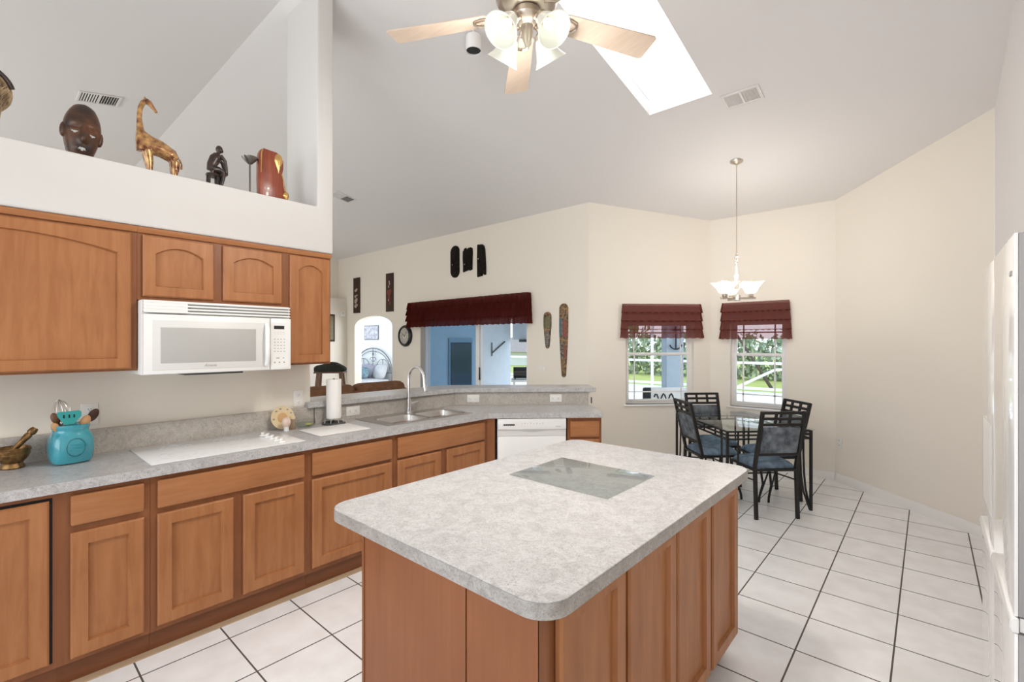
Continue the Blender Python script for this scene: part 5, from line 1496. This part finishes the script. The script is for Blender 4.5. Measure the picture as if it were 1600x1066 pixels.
# lanai items behind the slider
t = thing('roll_down_shade', 'white rolled shade band with a dark bottom bar under the lanai roof', 'shade', (-6.77, 7.66, 0), 0)
part(MB().box(0, 2.0, 0, .02, 1.58, 2.61), 'fabric', M['stuccow'], t)
part(MB().box(.22, 2.0, -.03, .03, 1.53, 1.585), 'bottom_bar', M['rubber'], t)
t = thing('dark_window', 'dark window in the blue grey lanai wall behind the slider', 'window', (-6.7795, 6.15, 1.1), 90)
part(MB().box(-.30, .30, -.03, -.0005, -1.1, .50), 'frame', M['stucco'], t)
part(MB().box(-.27, .27, -.034, -.028, -1.0, .42), 'pane', M['winddark'], t)
t = thing('awning_bracket', 'dark diagonal bracket on the lanai wall', 'bracket', (-6.7795, 7.2, 1.42), 90)
part(MB().bar((-.18, -.015, -.12), (.22, -.015, .12), .02).bar((-.18, -.015, -.18), (-.18, -.015, .1), .015), 'strut', M['rubber'], t)
t = thing('patio_table', 'white patio counter on the lanai behind the sliding door', 'table', (-4.9, 6.35, GZ), 41)
part(MB().box(-.55, .55, -.28, .28, .97, 1.0), 'top', M['alu'], t)
for sx in (-1, 1):
    for sy in (-1, 1): part(MB().box(sx * .5 - .02, sx * .5 + .02, sy * .24 - .02, sy * .24 + .02, .001, .97), 'leg', M['alu'], t)
t = thing('portable_grill', 'small black barrel grill on the white patio counter', 'grill', (-5.17, 6.12, GZ + 1.0), 41)
part(MB().box(-.16, .16, -.10, .10, .03, .11, .02).lathe([(.0, -.16), (.095, -.16), (.095, .16), (0, .16)], 20, Matrix.Translation((0, 0, .11)) @ Matrix.Rotation(R(90), 4, 'Y')), 'barrel', M['black'], t)
part(MB().tube([(.10 + .06 * math.cos(R(a_)), -.05, .15 + .07 * math.sin(R(a_))) for a_ in range(0, 181, 20)], .010, 8), 'handle', M['black'], t)
part(MB().box(-.14, -.12, -.08, .08, 0, .04).box(.12, .14, -.08, .08, 0, .04), 'feet', M['rubber'], t)
# neighbour's house
t = thing('neighbour_house', 'neighbouring house with a low brown hipped roof beyond the lanai', 'house', (-24.0, 27.5, GZ), 41)
part(MB().box(-5, 5, -3, 3, -.1, 1.0), 'wall', M['stuccow'], t)
mb = MB(); v_ = [mb.bm.verts.new(p) for p in ((-5.5, -3.5, .95), (5.5, -3.5, .95), (5.5, 3.5, .95), (-5.5, 3.5, .95), (-2.2, 0, 2.0), (2.2, 0, 2.0))]
for q in ((0, 1, 5, 4), (1, 2, 5), (2, 3, 4, 5), (3, 0, 4), (3, 2, 1, 0)): mb.bm.faces.new([v_[i] for i in q])
part(mb, 'roof', M['rooft'], t)
# pool cage
cg = thing('pool_screen_enclosure', 'white aluminium pool screen frame at the edge of the deck', 'screen enclosure', (0, 16.7, GZ))
for x in (-15, -12.6, -10.2, -7.75, -5.5, -3.0, -.6, 1.8): part(MB().box(x - .04, x + .04, -.04, .04, 0, 4.6), 'post', M['alu'], cg)
for z in (.12, .95, 2.75, 4.55): part(MB().box(-15, 1.8, -.03, .03, z - .04, z + .04), 'rail', M['alu'], cg)
# pool handrail
t = thing('pool_handrail', 'white bent pool handrail seen through the second bay window', 'handrail', (-2.9, 10.6, GZ), 41)
part(MB().tube([(-.30, 0, .001), (-.30, 0, .45), (-.24, 0, .60), (-.14, 0, .68), (.62, 0, 1.03), (.70, 0, 1.05), (1.0, 0, 1.05)], .028, 8), 'rail', M['alu'], t)
part(MB().tube([(1.0, 0, 1.05), (1.0, 0, .001)], .028, 8), 'post', M['alu'], t)
# patio bench and swimming pool edge
t = thing('patio_lounge', 'low black patio lounge outside the first bay window', 'lounge chair', (-3.15, 7.02, GZ), 41)
part(MB().box(-.19, .19, -.24, .24, .40, .52, .03, 2), 'cushion', M['black'], t)
part(MB().box(-.19, .19, .20, .27, .53, .90, .03, 2), 'back_cushion', M['black'], t)
part(MB().box(-.21, .21, -.27, .27, .33, .395), 'frame', M['iron'], t)
for sx in (-1, 1):
    for sy in (-1, 1): part(MB().box(sx * .18 - .02, sx * .18 + .02, sy * .23 - .02, sy * .23 + .02, .001, .33), 'leg', M['iron'], t)
t = thing('scroll_bench', 'white patio bench with black scroll ironwork outside the first bay window', 'bench', (-2.66, 6.45, GZ), 43)
part(MB().box(-.33, .33, -.02, .02, .66, .99), 'back', M['alu'], t)
mb = MB().tube([(-.30 + .30 * i / 16, -.024, .86 + .05 * math.sin(i * 1.1)) for i in range(17)], .010, 6)
mb.tube([(.17 + .055 * (1 - a_ / 500) * math.cos(R(a_)), -.024, .87 + .055 * (1 - a_ / 500) * math.sin(R(a_))) for a_ in range(0, 420, 20)], .010, 6)
part(mb, 'scrollwork', M['black'], t)
part(MB().box(-.33, .33, .0, .38, .44, .48), 'seat', M['alu'], t)
for sx in (-1, 1):
    part(MB().box(sx * .31 - .02, sx * .31 + .02, -.02, .02, .001, .66), 'leg', M['alu'], t)
    part(MB().box(sx * .31 - .02, sx * .31 + .02, .34, .37, .001, .44), 'leg', M['alu'], t)

# trees and hedge
def foliage(mb, c, r, n, size, rnd):
    for _ in range(n):
        th = rnd.uniform(0, 2 * PI); ph = math.acos(rnd.uniform(-1, 1)); rr_ = rnd.uniform(.55, 1) ** .5
        p = Vector((c[0] + r[0] * rr_ * math.sin(ph) * math.cos(th), c[1] + r[1] * rr_ * math.sin(ph) * math.sin(th), c[2] + r[2] * rr_ * math.cos(ph)))
        q = Euler((rnd.uniform(0, 6), rnd.uniform(0, 6), rnd.uniform(0, 6))).to_matrix()
        s = size * rnd.uniform(.6, 1.4)
        mb.quad([p + q @ Vector(v) for v in ((-s, -s * .5, 0), (s, -s * .5, 0), (s, s * .5, 0), (-s, s * .5, 0))])
def tree(label, x, y, h, r, m, seed, lean=0):
    rnd = random.Random(seed)
    t = thing('garden_tree', label, 'tree', (x, y, GZ - .02), 0, 'trees beyond the lawn')
    part(MB().tube([(0, 0, 0), (lean * .5, 0, h * .3), (lean, 0, h * .6)], [.14, .11, .07], 8), 'trunk', M['bark'], t)
    mb = MB()
    for k in range(7): foliage(mb, (lean + rnd.uniform(-r, r) * .55, rnd.uniform(-r, r) * .4, h * (.42 + .48 * rnd.random())), (r * .6, r * .6, h * .24), 230, .16, rnd)
    part(mb, 'crown', m, t)
tx = [(-14.0, 27.5, 6.6, 2.0, 'leafm'), (-9.6, 26.4, 5.4, 1.9, 'leafd'), (-5.2, 27.3, 6.4, 2.0, 'leafm'), (-.8, 26.4, 5.6, 1.9, 'leafd'), (3.6, 27.2, 6.2, 2.0, 'leafm')]
for i, (x, y, h, r, m) in enumerate(tx): tree('leafy %s tree standing behind the hedge' % ('dark green' if m == 'leafd' else 'pale green'), x, y, h, r, M[m], 20 + i)
rnd = random.Random(5); mb = MB()
for k in range(36): foliage(mb, (-15.6 + k * .62, 22.6 + rnd.uniform(-.3, .3), .95 + rnd.uniform(-.1, .15)), (.6, .45, 1.05), 190, .11, rnd)
solo(mb, 'hedge', M['leafd'], 'dense dark green hedge along the far side of the lawn', 'hedge', (0, 0, GZ), 0, kind='stuff')
t = thing('leaning_trunk', 'thin bare tree trunk leaning across the second bay window view', 'tree', (-5.0, 18.4, GZ - .02))
part(MB().tube([(.9, 0, 0), (.3, 0, 1.0), (-.25, .0, 1.9), (-.6, 0, 2.7), (-.8, 0, 3.6)], [.06, .05, .045, .035, .025], 8), 'trunk', M['bark'], t)
mb = MB(); rnd = random.Random(9)
for k in range(4): foliage(mb, (-.8 + rnd.uniform(-.6, .6), rnd.uniform(-.4, .4), 3.4 + rnd.uniform(-.4, .5)), (.7, .6, .5), 140, .12, rnd)
part(mb, 'crown', M['leafm'], t)
